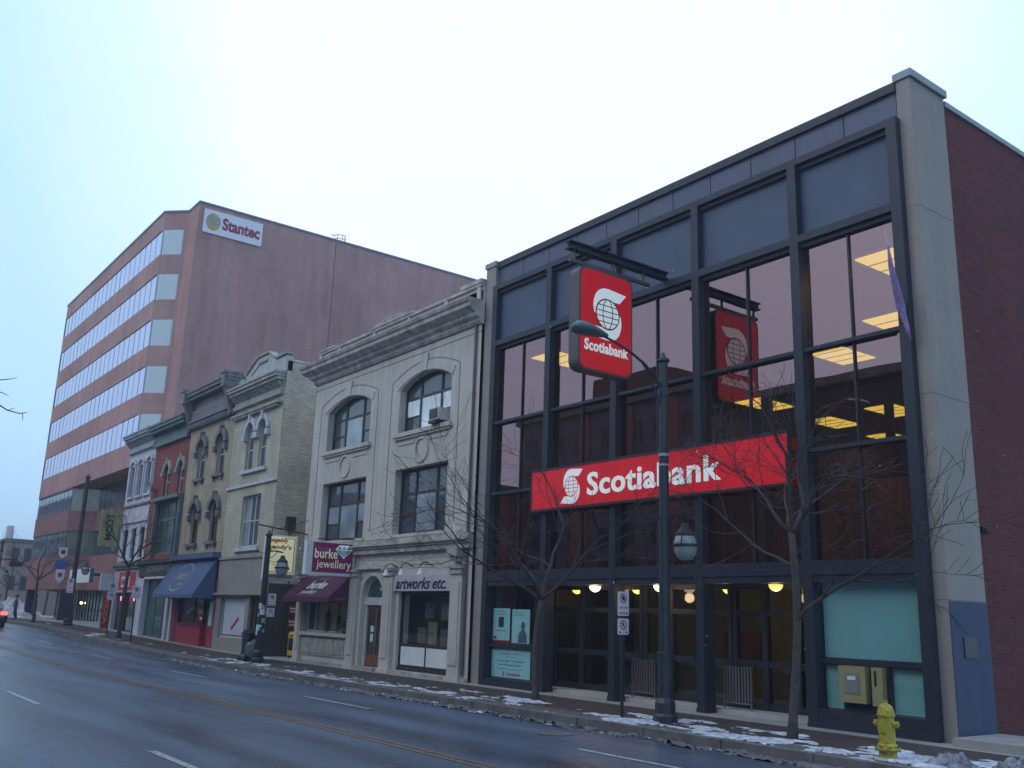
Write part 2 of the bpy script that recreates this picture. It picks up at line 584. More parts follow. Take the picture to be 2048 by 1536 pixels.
def window(parent, x0, x1, z0, z1, y, fm, gm, xs=(), zs=(), fw_=0.06, rise=0, name='window', bars=None, panes=None, d=0.07):
    """frame mesh named window + pane sub-parts. panes: list of (x0,x1,z0,z1,mat) overriding the single pane"""
    f = MB()
    top = z1 - rise
    f.box(x0, x0 + fw_, y, y + d, z0, top)
    f.box(x1 - fw_, x1, y, y + d, z0, top)
    f.box(x0 + fw_, x1 - fw_, y, y + d, z0, z0 + fw_)
    if rise:
        P = arc_pts(x0, x1, top, rise)
        Q = arc_pts(x0 + fw_, x1 - fw_, top, rise - fw_ * 0.9)
        for i in range(len(P) - 1):
            a, b_, c, e_ = Q[i], Q[i + 1], P[i + 1], P[i]
            vs = [(p[0], y, p[1]) for p in (a, b_, c, e_)] + [(p[0], y + d, p[1]) for p in (a, b_, c, e_)]
            f.add(vs, [(0, 1, 2, 3), (7, 6, 5, 4), (0, 4, 5, 1), (3, 2, 6, 7)])
    else:
        f.box(x0 + fw_, x1 - fw_, y, y + d, z1 - fw_, z1)
    def zt(x):
        if not rise:
            return z1 - fw_
        PP = arc_pts(x0, x1, top, rise)
        for (xa, za), (xb, zb) in zip(PP[:-1], PP[1:]):
            if xa <= x <= xb:
                return za + (zb - za) * (x - xa) / (xb - xa) - fw_ * .6
        return top
    for x in xs:
        f.box(x - fw_ / 2, x + fw_ / 2, y + 0.004, y + d - 0.004, z0 + fw_, zt(x))
    for z in zs:
        f.box(x0 + fw_, x1 - fw_, y + 0.008, y + d - 0.008, z - fw_ * 0.4, z + fw_ * 0.4)
    for bq in (bars or ()):
        f.box(bq[0], bq[1], y + 0.010, y + d - 0.010, bq[2], bq[3])
    fo = f.build(name, fm, parent)
    g = MB()
    yy = y + d * 0.6
    pts = [(x0 + .01, z0 + .01), (x1 - .01, z0 + .01)]
    if rise:
        pts += list(reversed(arc_pts(x0 + .01, x1 - .01, top, rise - .01)))
    else:
        pts += [(x1 - .01, z1 - .01), (x0 + .01, z1 - .01)]
    g.add([(p[0], yy, p[1]) for p in pts], [tuple(range(len(pts)))])
    g.build('pane', gm, fo)
    for p in (panes or ()):
        q = MB()
        q.add([(p[0], yy - 0.008, p[2]), (p[1], yy - 0.008, p[2]), (p[1], yy - 0.008, p[3]), (p[0], yy - 0.008, p[3])], [(0, 1, 2, 3)])
        q.build('pane', p[4], fo)
    return fo

def logo(parent, o, ux, uy, r, white, line, ext=0.012):
    """S-shaped ribbon round a globe"""
    o, ux, uy = Vector(o), Vector(ux), Vector(uy)
    un = uy.cross(ux)   # towards the back
    A = [(1.63, 1.60), (1.25, 1.63), (0.5, 1.70), (0.0, 1.74), (-0.4, 1.70), (-0.78, 1.50), (-1.03, 1.2), (-1.18, 0.8), (-1.22, 0.4), (-1.15, 0.0), (-1.06, -0.1)]
    A += [(1.06 * math.cos(q), 1.06 * math.sin(q)) for q in [R(a) for a in range(176, 62, -8)]]
    A += [(1.05, 0.95)]
    mb = MB()
    for sg in (1, -1):
        P = [(a * r * sg, b_ * r * sg) for a, b_ in reversed(A)]
        mb.prism(P, o - un * ext, ux, uy, un, ext)
    G = [(0.98 * r * math.cos(2 * PI * i / 32), 0.98 * r * math.sin(2 * PI * i / 32)) for i in range(32)]
    mb.prism(G, o - un * ext, ux, uy, un, ext)
    mb.build('logo', white, parent)
    lb = MB()
    def ribbon(pts, wd):
        for (a, b_), (c, d) in zip(pts[:-1], pts[1:]):
            t_ = Vector((c - a, d - b_))
            if t_.length < 1e-6: continue
            t_.normalize()
            nx, ny = -t_.y * wd / 2, t_.x * wd / 2
            Q = [(a - nx, b_ - ny), (c - nx, d - ny), (c + nx, d + ny), (a + nx, b_ + ny)]
            lb.prism(Q, o - un * (ext + 0.004), ux, uy, un, 0.003)
    ribbon([(r * math.cos(2 * PI * i / 32), r * math.sin(2 * PI * i / 32)) for i in range(33)], 0.07 * r)
    for zz in (-0.55, -0.18, 0.18, 0.55):
        hx = math.sqrt(1 - zz * zz) * r
        ribbon([(-hx, zz * r), (hx, zz * r)], 0.06 * r)
    for sg in (-1, 1):
        ribbon([(sg * 0.42 * r * math.cos(PI * i / 12 - PI / 2), r * math.sin(PI * i / 12 - PI / 2)) for i in range(13)], 0.06 * r)
    lb.build('logo_line', line, parent)

#==SECTIONS==
# ------------------------------------------------------------------ ground, road, pavement
def sheet(name, prof, xs, m, label=None, kind='structure', smooth=False):
    """strip with cross-section prof [(y,z)] swept along x, following the slope of the street"""
    mb = MB()
    n = len(prof)
    vs = [(x, y, z + gz(x)) for x in xs for (y, z) in prof]
    fs = [(i * n + j, i * n + j + 1, (i + 1) * n + j + 1, (i + 1) * n + j) for i in range(len(xs) - 1) for j in range(n - 1)]
    mb.add(vs, [tuple(reversed(f)) for f in fs])
    return tag(mb.build(name, m, smooth=smooth), kind=kind)

XS = [-700, -400, -250, -160, -120, -90, -70] + [-60 + 2 * i for i in range(28)] + [0, 10, 20, 30, 45, 80, 200, 400]
m, t, b = base_mat('wet_asphalt')
g = N(t, 'ShaderNodeNewGeometry')
mp = N(t, 'ShaderNodeMapping')
mp.inputs['Scale'].default_value = (0.12, 0.9, 1)
t.links.new(g.outputs['Position'], mp.inputs[0])
n1 = N(t, 'ShaderNodeTexNoise'); n1.inputs['Scale'].default_value = 1.0; n1.inputs['Detail'].default_value = 6
t.links.new(mp.outputs[0], n1.inputs['Vector'])
n2 = N(t, 'ShaderNodeTexNoise'); n2.inputs['Scale'].default_value = 45; n2.inputs['Detail'].default_value = 3
t.links.new(g.outputs['Position'], n2.inputs['Vector'])
c = mulcol(t, (0.068, 0.090, 0.142), n1.outputs['Fac'], 0.62, 1.35)
c = mulcol(t, c, n2.outputs['Fac'], 0.8, 1.25)
# cracks and sealed patches
nz = N(t, 'ShaderNodeTexNoise'); nz.inputs['Scale'].default_value = 1.3; nz.inputs['Detail'].default_value = 4
t.links.new(g.outputs['Position'], nz.inputs['Vector'])
va = N(t, 'ShaderNodeVectorMath', operation='MULTIPLY_ADD'); va.inputs[1].default_value = (1.4, 1.4, 0)
t.links.new(nz.outputs['Color'], va.inputs[0]); t.links.new(g.outputs['Position'], va.inputs[2])
vo = N(t, 'ShaderNodeTexVoronoi', feature='DISTANCE_TO_EDGE'); vo.inputs['Scale'].default_value = 0.22
t.links.new(va.outputs[0], vo.inputs['Vector'])
mc = N(t, 'ShaderNodeMapRange'); mc.inputs[1].default_value = 0.0; mc.inputs[2].default_value = 0.006; mc.inputs[3].default_value = 0.45; mc.inputs[4].default_value = 1.0
t.links.new(vo.outputs['Distance'], mc.inputs[0])
mm = N(t, 'ShaderNodeMix', data_type='RGBA', blend_type='MULTIPLY'); mm.inputs[0].default_value = 1
t.links.new(c, mm.inputs[6]); t.links.new(mc.outputs[0], mm.inputs[7])
# wheel tracks polished along the lanes
sp = N(t, 'ShaderNodeSeparateXYZ'); t.links.new(g.outputs['Position'], sp.inputs[0])
wv = N(t, 'ShaderNodeMath', operation='SINE'); wm = N(t, 'ShaderNodeMath', operation='MULTIPLY'); wm.inputs[1].default_value = 3.7
t.links.new(sp.outputs[1], wm.inputs[0]); t.links.new(wm.outputs[0], wv.inputs[0])
mw = N(t, 'ShaderNodeMapRange'); mw.inputs[1].default_value = -1; mw.inputs[2].default_value = 1; mw.inputs[3].default_value = 0.86; mw.inputs[4].default_value = 1.14
t.links.new(wv.outputs[0], mw.inputs[0])
m3 = N(t, 'ShaderNodeMix', data_type='RGBA', blend_type='MULTIPLY'); m3.inputs[0].default_value = 1
t.links.new(mm.outputs[2], m3.inputs[6]); t.links.new(mw.outputs[0], m3.inputs[7])
c = m3.outputs[2]
t.links.new(c, b.inputs['Base Color'])
mr = N(t, 'ShaderNodeMapRange'); mr.inputs[1].default_value = 0.35; mr.inputs[2].default_value = 0.65; mr.inputs[3].default_value = 0.26; mr.inputs[4].default_value = 0.50
t.links.new(n1.outputs['Fac'], mr.inputs[0]); t.links.new(mr.outputs[0], b.inputs['Roughness'])
bp = N(t, 'ShaderNodeBump'); bp.inputs['Strength'].default_value = 0.5; bp.inputs['Distance'].default_value = 0.01
t.links.new(n2.outputs['Fac'], bp.inputs['Height']); t.links.new(bp.outputs[0], b.inputs['Normal'])
ASPH = m
PAVER = brick('brown_pavers', (0.085, 0.058, 0.056), (0.068, 0.047, 0.046), (0.045, 0.035, 0.035), bw=0.2, bh=0.1, ms=0.008, var=0.3, vs=1.2)
t = PAVER.node_tree
g = N(t, 'ShaderNodeNewGeometry')
btn = [x for x in t.nodes if x.bl_idname == 'ShaderNodeTexBrick'][0]
t.links.new(g.outputs['Position'], btn.inputs['Vector'])
LOT = mat('bare_lot_ground', (0.14, 0.13, 0.125), 0.9, 0.3, 0.6, 0.4, 20)

sheet('ground', [(-300, -0.45), (-15.2, -0.45), (-3.1, -0.45), (3.0, -0.30), (500, -0.30)], XS, LOT)
sheet('road', [(-14.7, -0.15), (-9, -0.145), (-3.45, -0.15)], XS, ASPH)
sheet('pavement', [(-3.32, -0.2), (-3.32, 0.0), (-2.55, 0.0)], XS, mat('old_concrete', (0.10, 0.092, 0.092), 0.85, 0.35, 2.5, 0.5, 30))
sheet('pavement', [(-2.55, 0.004), (-0.5, 0.004)], XS, PAVER)
sheet('pavement', [(-0.5, 0.0), (0.0, 0.0), (6.5, 0.0)], XS, CONC)
sheet('pavement', [(-24, 0.0), (-14.95, 0.0), (-14.95, -0.2)], XS, CONC)
mc_ = MB().lathe([(.36, -0.139), (.34, -0.134), (.30, -0.134), (.29, -0.138), (.02, -0.138)], (8.6, -4.75, 0), 20)
tag(mc_.build('manhole_cover', SLUSH, origin=(8.6, -4.75, -.14)), 'round dark manhole cover in the road before the bank', 'manhole cover')
def kerb(y0, y1, x0, x1, step=1.8):
    mb = MB()
    x = x0
    while x < x1:
        z = gz(x + step / 2)
        j = (random.random() - .5) * .012
        mb.box(x + .012, x + step - .012, y0 + j, y1 + j, -0.3 + z, 0.012 + z + j * .5)
        x += step
    return tag(mb.build('kerb', CURBM), kind='structure')
kerb(-3.5, -3.325, -120, 40)
kerb(-14.95, -14.78, -120, 60)

def marking(m, y, w, segs, name):
    mb = MB()
    for a, b_ in segs:
        n = max(1, int((b_ - a) / 2))
        for i in range(n):
            xa, xb = a + (b_ - a) * i / n, a + (b_ - a) * (i + 1) / n
            za, zb = gz(xa) - 0.139, gz(xb) - 0.139
            mb.add([(xa, y, za), (xb, y, zb), (xb, y + w, zb), (xa, y + w, za)], [(0, 1, 2, 3)])
    return tag(mb.build(name, m), kind='structure')
def worn(name, c, thr):
    m, t, b = base_mat(name)
    g = N(t, 'ShaderNodeNewGeometry')
    n = N(t, 'ShaderNodeTexNoise'); n.inputs['Scale'].default_value = 14; n.inputs['Detail'].default_value = 5
    t.links.new(g.outputs['Position'], n.inputs['Vector'])
    r = N(t, 'ShaderNodeValToRGB')
    r.color_ramp.elements[0].position = thr; r.color_ramp.elements[0].color = (0.07, 0.07, 0.075, 1)
    r.color_ramp.elements[1].position = thr + .12; r.color_ramp.elements[1].color = (*c, 1)
    t.links.new(n.outputs['Fac'], r.inputs['Fac']); t.links.new(r.outputs[0], b.inputs['Base Color'])
    b.inputs['Roughness'].default_value = 0.5
    return m
WM = worn('worn_white_paint', (0.42, 0.43, 0.44), 0.34)
YM = worn('worn_yellow_paint', (0.31, 0.15, 0.055), 0.43)
marking(WM, -5.80, 0.11, [(0.4 + 10 * k, 3.6 + 10 * k) for k in range(-9, 5)], 'lane_marking')
marking(WM, -11.80, 0.12, [(-2.6 + 10.7 * k, 0.8 + 10.7 * k) for k in range(-7, 4)], 'lane_marking')
marking(YM, -8.14, 0.10, [(-140, 60)], 'centre_line')
marking(YM, -8.32, 0.10, [(-140, 60)], 'centre_line')

def snowfield(name, m, x0, x1, y0, y1, st, thr, hmax, sc_, seed, zbase=0.0, patches=None, label=None):
    """real heaps: a height field kept only where it rises above the ground"""
    mb = MB()
    nx, ny = int((x1 - x0) / st), int((y1 - y0) / st)
    H = {}
    for i in range(nx + 1):
        for j in range(ny + 1):
            x, y = x0 + i * st, y0 + j * st
            p = Vector((x * sc_ * 0.55 + seed, y * sc_ * 1.3, seed))
            h = noise.noise(p) + 0.5 * noise.noise(p * 2.3) + 0.28 * noise.noise(p * 5.1) + 0.2 * noise.noise(p * 11)
            k = min(1, min(j, ny - j) / 3.0)
            k2 = 1
            if patches:
                k2 = patches(x, y)
            H[i, j] = (h - thr + k2) * k
    def P(i, j):
        x, y = x0 + i * st, y0 + j * st
        h = max(0, H[i, j])
        return (x, y, zbase + gz(x) - 0.01 + hmax * min(1, h) ** 0.6 + (0.35 * hmax * noise.noise(Vector((x * 9, y * 9, 3))) if h > 0.05 else 0))
    idx = {}
    for i in range(nx):
        for j in range(ny):
            q = [(i, j), (i + 1, j), (i + 1, j + 1), (i, j + 1)]
            if sum(H[a] > 0 for a in q) >= 3:
                f = []
                for a in q:
                    if a not in idx:
                        idx[a] = len(mb.v)
                        mb.v.append(P(*a))
                    f.append(idx[a])
                mb.f.append(tuple(f))
    o = mb.build(name, m, smooth=True)
    return tag(o, kind='stuff')

def g_(x, c, w_):
    return math.exp(-((x - c) / w_) ** 2)
def near(x, y):
    return -0.15 + 0.55 * g_(x, 4.2, 1.6) * g_(y, -2.2, .9) + 0.6 * g_(x, 8.6, 1.5) + 0.5 * g_(x, 11.5, 1.4) + 0.6 * g_(x, 14.5, 1.2) + 0.5 * g_(x, -11.8, 2.2) * g_(y, -2.2, 0.9) + 0.42 * g_(x, -3, 6) * g_(y, -2.9, .55) - 0.35 * g_(x, 6.2, .9) + .2 * g_(x, -30, 3) - (0.25 if y > -1.75 else 0)
snowfield('snow', SNOW, -16, 17, -3.35, -1.35, 0.042, 0.27, 0.045, 2.2, 4.2, 0.004, near)
snowfield('snow', SNOW, -60, -16, -3.3, -1.6, 0.14, 0.30, 0.05, 0.8, 9.2, 0.004, near)
snowfield('slush', SLUSH, -16, 18, -3.95, -3.42, 0.04, 0.12, 0.085, 3.4, 2.2, -0.15, lambda x, y: 0.15 + 0.35 * g_(x, 14.8, 2) + .2 * g_(x, 0, 5))
snowfield('slush', SLUSH, -40, -16, -3.9, -3.45, 0.10, 0.25, 0.07, 1.4, 5.2, -0.15, lambda x, y: 0.05)
snowfield('snow', SNOW, -16, 17, -4.0, -3.5, 0.035, 0.50, 0.07, 4.2, 7.9, -0.13, lambda x, y: 0.02 + 0.25 * g_(x, 15, 1.5))
snowfield('snow', SNOW, -15.7, -12.9, -0.75, -0.25, 0.05, -0.1, 0.04, 1.6, 1.2, 0.004, lambda x, y: 0.1)

def heap(name, x, y, rx, ry, h, m, label, seed):
    mb = MB()
    n, k = 64, 30
    vs = []
    for i in range(k + 1):
        q = i / k
        for j in range(n):
            a = 2 * PI * j / n
            rr = q * (1 + 0.25 * noise.noise(Vector((math.cos(a) * 1.5 + seed, math.sin(a) * 1.5, seed))))
            px, py = x + rr * rx * math.cos(a), y + rr * ry * math.sin(a)
            z = h * (1 - q ** 2.2) * (1 + 0.55 * noise.noise(Vector((px * 4 / max(1, rx), py * 4 / max(1, rx), seed))) + .55 * noise.noise(Vector((px * 11 / max(1, rx), py * 11 / max(1, rx), seed))) + .4 * noise.noise(Vector((px * 27, py * 27, seed)))) - 0.02
            vs.append((px, py, z + gz(x)))
    fs = [(i * n + j, i * n + (j + 1) % n, (i + 1) * n + (j + 1) % n, (i + 1) * n + j) for i in range(k) for j in range(n)]
    mb.add(vs, fs)
    return tag(mb.build(name, m, smooth=True, origin=(x, y, gz(x))), label, 'snow heap')
MIX = mat('dirty_snow', (0.22, 0.22, 0.26), 0.7, 0.95, 6, 1.0, 24)
heap('snow_heap', 15.0, -2.75, 0.46, 0.26, 0.17, MIX, 'dark dirty ploughed snow heap just right of the yellow hydrant', 1)
heap('snow_heap', 15.75, -2.35, 0.50, 0.30, 0.17, MIX, 'lumpy grey-white snow heap in the bottom right corner', 5)

# ------------------------------------------------------------------ bank building
PX = [-0.39, 2.27, 5.0, 7.85, 10.70, 13.13]
bank = thing('bank_building', (6.5, 0, 0), 'dark metal and bronze glass bank building with stone end piers and red brick side', 'building')
mb = MB()
mb.box(13.25, 13.47, 1.5, 26, -0.3, 12.62)                 # side wall
mb.build('side_wall', BRICKB, bank)
mb = MB()
mb.box(-1.04, -0.9, 1.3, 26, -0.3, 12.6)
mb.box(-1.0, 13.25, 25.8, 26, -0.3, 12.6)
mb.build('rear_wall', BRICKB, bank)
mb = MB()
mb.box(-0.85, 13.2, 0.9, 26, 12.3, 12.45)
mb.build('roof', COPING, bank)
mb = MB()
mb.box(13.22, 13.52, 1.52, 26.1, 12.62, 12.74)
mb.build('coping', COPING, bank)
# stone piers
mb = MB()
for k, (za, zb) in enumerate(zip([-0.3, 2.42, 4.3, 6.2, 8.1, 10.0, 11.6], [2.42, 4.3, 6.2, 8.1, 10.0, 11.6, 12.80])):
    d = 0.0 if k % 2 else 0.004
    mb.box(13.20, 13.50 - d, 0.18 + d, 1.5, za, zb - .006)
pr = mb.build('pier', CREAM, bank)
mb = MB()
mb.box(13.503, 13.515, 0.185, 1.503, 0.0, 2.40)
mb.build('blue_paint', BLUEP, pr)
mb = MB()
mb.box(13.515, 13.54, 0.55, 0.98, 1.42, 1.78)
mb.build('plaque', mat('dark_plaque', (0.05, 0.055, 0.07), 0.4, 0.1), pr)
mb = MB()
mb.box(13.16, 13.56, 0.14, 1.54, 12.80, 12.96)
mb.build('pier_cap', COPING, pr)
mb = MB()
for za, zb in zip([-0.3, 3.0, 6.0, 9.0], [3.0, 6.0, 9.0, 12.68]):
    mb.box(-1.02, -0.52, 0.10, 1.3, za, zb - .006)
pl = mb.build('pier', CREAM, bank)
mb = MB()
mb.box(-1.06, -0.50, 0.06, 1.34, 12.68, 12.84)
mb.build('pier_cap', COPING, pl)
# fascia above the frame
mb = MB()
n = 11
for i in range(n):
    xa = -0.50 + (13.18 + 0.50) * i / n
    xb = -0.50 + (13.18 + 0.50) * (i + 1) / n
    mb.box(xa + .012, xb - .012, 0.22, 0.34, 11.9, 12.60)
mb.build('fascia', FASC, bank)
mb = MB()
mb.box(-0.5, 13.18, 0.26, 0.80, 11.6, 12.58)
mb.build('fascia_backing', BRONZE, bank)
mb = MB()
mb.box(-0.50, 13.19, 0.14, 0.7, 12.60, 12.80)
mb.build('roof_edge', BRONZE, bank)
# frame: posts
FW = 0.11
for i, x in enumerate(PX):
    mb = MB()
    a, b_ = (x - FW, x + FW)
    z0 = -0.1
    mb.box(a, b_, 0.0, 0.36, z0, 11.96)
    if 0 < i < 5:
        mb.box(a - 0.02, b_ + 0.02, -0.004, 0.5, z0, 0.10)
    mb.build('post', BRONZE, bank)
def rail(z0, z1, y0=0.004, y1=0.30, name='rail'):
    mb = MB()
    for i in range(5):
        mb.box(PX[i] + FW, PX[i + 1] - FW, y0, y1, z0, z1)
    mb.build(name, BRONZE, bank)
rail(11.80, 11.955)
rail(9.96, 10.13)
rail(7.50, 7.58, 0.05, 0.26)
rail(5.36, 5.44, 0.05, 0.26)
rail(2.88, 3.16)
rail(2.74, 2.88, 0.03, 0.34)
rail(9.86, 9.96, 0.10, 0.30)
rail(11.70, 11.80, 0.10, 0.30)
for i in range(5):
    mb = MB()
    mb.box(PX[i] + FW, PX[i + 1] - FW, 0.20, 0.30, 10.13, 11.70)
    mb.build('spandrel_panel', SPAND, bank)
# glazing
for i in range(5):
    xm = (PX[i] + PX[i + 1]) / 2
    for (z0, z1) in ((7.58, 9.86), (5.44, 7.50), (3.16, 5.36)):
        for (a, b_) in ((PX[i] + FW, xm - .015), (xm + .015, PX[i + 1] - FW)):
            mb = MB()
            tl = (random.random() - .5) * 0.006
            mb.add([(a, 0.20 + tl, z0), (b_, 0.20 - tl, z0), (b_, 0.20 - tl, z1), (a, 0.20 + tl, z1)], [(0, 1, 2, 3)])
            mb.build('pane', G_BANK, bank)
    mb = MB()
    mb.box(xm - .018, xm + .018, 0.15, 0.24, 3.16, 9.86)
    mb.build('mullion', BRONZE, bank)
# banking hall behind the glass
HALLC = mat('hall_ceiling', (0.20, 0.15, 0.12), 0.9, 0.05)
HALLW = mat('wood_panelled_wall', (0.34, 0.19, 0.07), 0.6, 0.2, 2, streak=0.4)
mb = MB()
mb.box(-0.5, 13.1, 0.45, 25, 9.72, 9.80)
mb.build('hall_ceiling', HALLC, bank)
mb = MB()
mb.box(-0.60, -0.5, 0.4, 25, 3.0, 9.72)
mb.build('hall_wall', mat('dark_hall_wall', (0.045, 0.035, 0.055), 0.8, 0.3, 1.0), bank)
mb = MB()
mb.box(-0.5, 13.1, 25.0, 25.1, 3.0, 9.72)
mb.box(13.1, 13.2, 1.5, 25, 3.0, 9.72)
mb.build('hall_wall', HALLW, bank)
mb = MB()
for x, y in ((1.2, 9), (4.6, 13.5), (8.2, 9), (5.6, 5.5), (10.4, 7.0), (11.3, 12)):
    mb.cut()
    mb.box(x - .12, x + .12, y - .12, y + .12, 3.0, 9.72)
mb.each('hall_column', mat('hall_column_brown', (0.10, 0.06, 0.04), 0.7, 0.1), bank)
mb = MB()
mb.box(-0.5, 13.1, 0.45, 25, 2.94, 3.06)
mb.build('hall_floor', mat('hall_floor_brown', (0.16, 0.10, 0.06), 0.6, 0.2), bank)
# a panelled screen some way into the hall
mb = MB()
for k in range(13):
    xa = 0.2 + k * 1.0
    mb.box(xa, xa + 1.0, 9.6 + (k % 2) * .05, 9.75 + (k % 2) * .05, 3.06, 6.3)
mb.build('hall_screen', HALLW, bank)
# ceiling lights in the hall: lit yellow panels
PAN = emis('lit_yellow_panel', (1.0, 0.95, 0.18), 2.7)
LIGHTS = [(11.95, 2.2, 'lit ceiling panel seen high beside the flag, nearest the glass'),
          (9.6, 6.1, 'lit ceiling panel cut by the top rail of the right bay'),
          (6.75, 7.45, 'pale lit ceiling panel just above the reflected roofline'),
          (1.1, 11.2, 'bright yellow ceiling panel left of the last post over the red sign'),
          (3.75, 15.2, 'bright yellow ceiling panel at the right edge of the right bay'),
          (0.95, 15.6, 'yellow ceiling panel in the middle of the right bay'),
          (0.85, 19.8, 'lowest yellow ceiling panel cut by the lower rail of the right bay'),
          (0.7, 2.1, 'faint ceiling panel behind the left edge of the square red sign')]
for k, (x, y, lb) in enumerate(LIGHTS):
    t_ = thing('ceiling_light', (x, y, 9.72), lb, 'ceiling light', 'lit panels in the bank ceiling')
    mb = MB()
    mb.box(x - .55, x + .55, y - 1.0, y + 1.0, 9.685, 9.715)
    mb.build('diffuser', PAN, t_)
    mb = MB()
    for q in range(1, 4):
        yy = y - 1.0 + q * 0.5
        mb.box(x - .55, x + .55, yy - .012, yy + .012, 9.67, 9.684)
    mb.build('louvre', BLACK, t_)
    if k % 2 == 0 or k == 3:
        la = bpy.data.lights.new('panel_light', 'AREA')
        la.shape = 'RECTANGLE'; la.size = 1.0; la.size_y = 2.0
        la.energy = 42; la.color = (1.0, 0.72, 0.35)
        lo = bpy.data.objects.new('panel_light', la)
        col.objects.link(lo); lo.parent = t_; lo.location = (0, 0, -0.08)
# ---- ground floor
mb = MB()   # sill zones of the first and last bay
for (a, b_, zt) in ((PX[0] + FW, PX[1] - FW, 0.22), (PX[4] + FW, PX[5] - FW, 0.36)):
    mb.cut()
    mb.box(a, b_, 0.03, 0.5, -0.3, zt)
    mb.box(a, b_, 0.0, 0.10, -0.3, zt * .45)
mb.each('sill', BRONZE, bank)
mb = MB()   # bars between lights
mb.cut().box(PX[0] + FW, PX[1] - FW, 0.16, 0.28, 1.06, 1.16)
mb.cut().box(PX[4] + FW, PX[5] - FW, 0.16, 0.28, 1.20, 1.30)
mb.cut().box(11.28, 12.26, 0.18, 0.30, 0.36, 1.20)
mb.each('rail', BRONZE, bank)
for (a, b_, z0, z1) in ((PX[0] + FW, PX[1] - FW, 0.22, 1.06), (PX[0] + FW, PX[1] - FW, 1.16, 2.74), (PX[4] + FW, PX[5] - FW, 1.30, 2.74), (PX[4] + FW, 11.28, 0.36, 1.20), (12.26, PX[5] - FW, 0.36, 1.20)):
    mb = MB()
    mb.add([(a, 0.21, z0), (b_, 0.21, z0), (b_, 0.21, z1), (a, 0.21, z1)], [(0, 1, 2, 3)])
    mb.build('pane', G_CLEAR, bank)
mb = MB()
a, b_ = PX[4] + FW + .02, PX[5] - FW - .02
k = 0
z = 1.31
while z < 2.72:
    mb.box(a, b_, 0.30 + (k % 2) * .0015, 0.315, z, z + 0.0495); z += 0.05; k += 1
for (p, q) in ((a, 11.27), (12.27, b_)):
    z = 0.37
    while z < 1.17:
        mb.box(p, q, 0.30 + (k % 2) * .0015, 0.315, z, z + 0.0495); z += 0.05; k += 1
mb.build('blind', TEAL, bank)
# night deposit box
mb = MB()
mb.box(11.30, 11.86, 0.02, 0.18, 0.52, 1.18)
dp = mb.build('deposit_box', mat('beige_metal', (0.32, 0.27, 0.13), 0.5, 0.1, 5), bank)
mb = MB(); mb.box(11.42, 11.74, 0.005, 0.02, 0.68, 1.06); pn = mb.build('deposit_panel', mat('grey_metal', (0.22, 0.22, 0.22), 0.4, 0.2, 8), dp)
mb = MB(); mb.box(11.50, 11.67, -0.006, 0.004, 0.93, 1.0); mb.build('deposit_label', SIGNW, dp)
mb = MB()
mb.box(11.98, 12.20, 0.04, 0.18, 0.50, 1.18)
dp = mb.build('deposit_box', MATS['beige_metal'], bank)
mb = MB(); mb.box(12.04, 12.08, 0.03, 0.04, 0.85, 1.12); mb.build('deposit_slot', BLACK, dp)
# lobby shell
LOBW = mat('lobby_wall_yellow', (0.26, 0.23, 0.10), 0.8, 0.25, 1.0)
LOBD = mat('lobby_dark_wall', (0.05, 0.04, 0.035), 0.8, 0.3, 1.0)
mb = MB()
mb.box(1.5, 13.0, 4.2, 4.3, 0.0, 2.9)
mb.build('lobby_wall', LOBW, bank)
mb = MB()
mb.box(-0.5, 13.0, 0.5, 4.3, 2.80, 2.92)
mb.build('lobby_ceiling', LOBD, bank)
mb = MB()
mb.box(-0.5, 13.1, 0.36, 4.3, -0.05, 0.085)
mb.build('entrance_slab', mat('light_concrete', (0.42, 0.42, 0.42), 0.8, 0.12, 2, 0.2, 30), bank)
mb = MB()
mb.cut().box(10.45, 10.6, 0.5, 4.2, 0.08, 2.9)
mb.cut().box(1.30, 1.42, 0.5, 4.2, 0.08, 2.9)
mb.cut().box(-0.5, 1.3, 1.4, 1.5, 0.08, 2.9)
mb.cut().box(10.6, 13.1, 0.5, 0.6, 0.08, 2.8)
mb.each('lobby_partition', LOBD, bank)
# lobby stair handrails and furniture seen through the doors
mb = MB()
for dy in (2.0,):
    mb.cut().tube([(8.1, dy, 1.25), (8.8, dy, 1.80), (9.0, dy, 1.82)], 0.022, 6)
    mb.cut().tube([(8.5, dy, 0.95), (9.2, dy, 1.45)], 0.022, 6)
mb.each('handrail', mat('brass', (0.55, 0.36, 0.08), 0.3, 0.1, metal=0.6), bank)
mb = MB()
mb.cut().box(5.2, 6.4, 3.9, 4.15, 1.0, 1.7); mb.cut().box(9.3, 10.1, 3.6, 3.7, 0.1, 1.6)
mb.each('lobby_panel', mat('red_brown_panel', (0.20, 0.05, 0.03), 0.6, 0.2), bank)
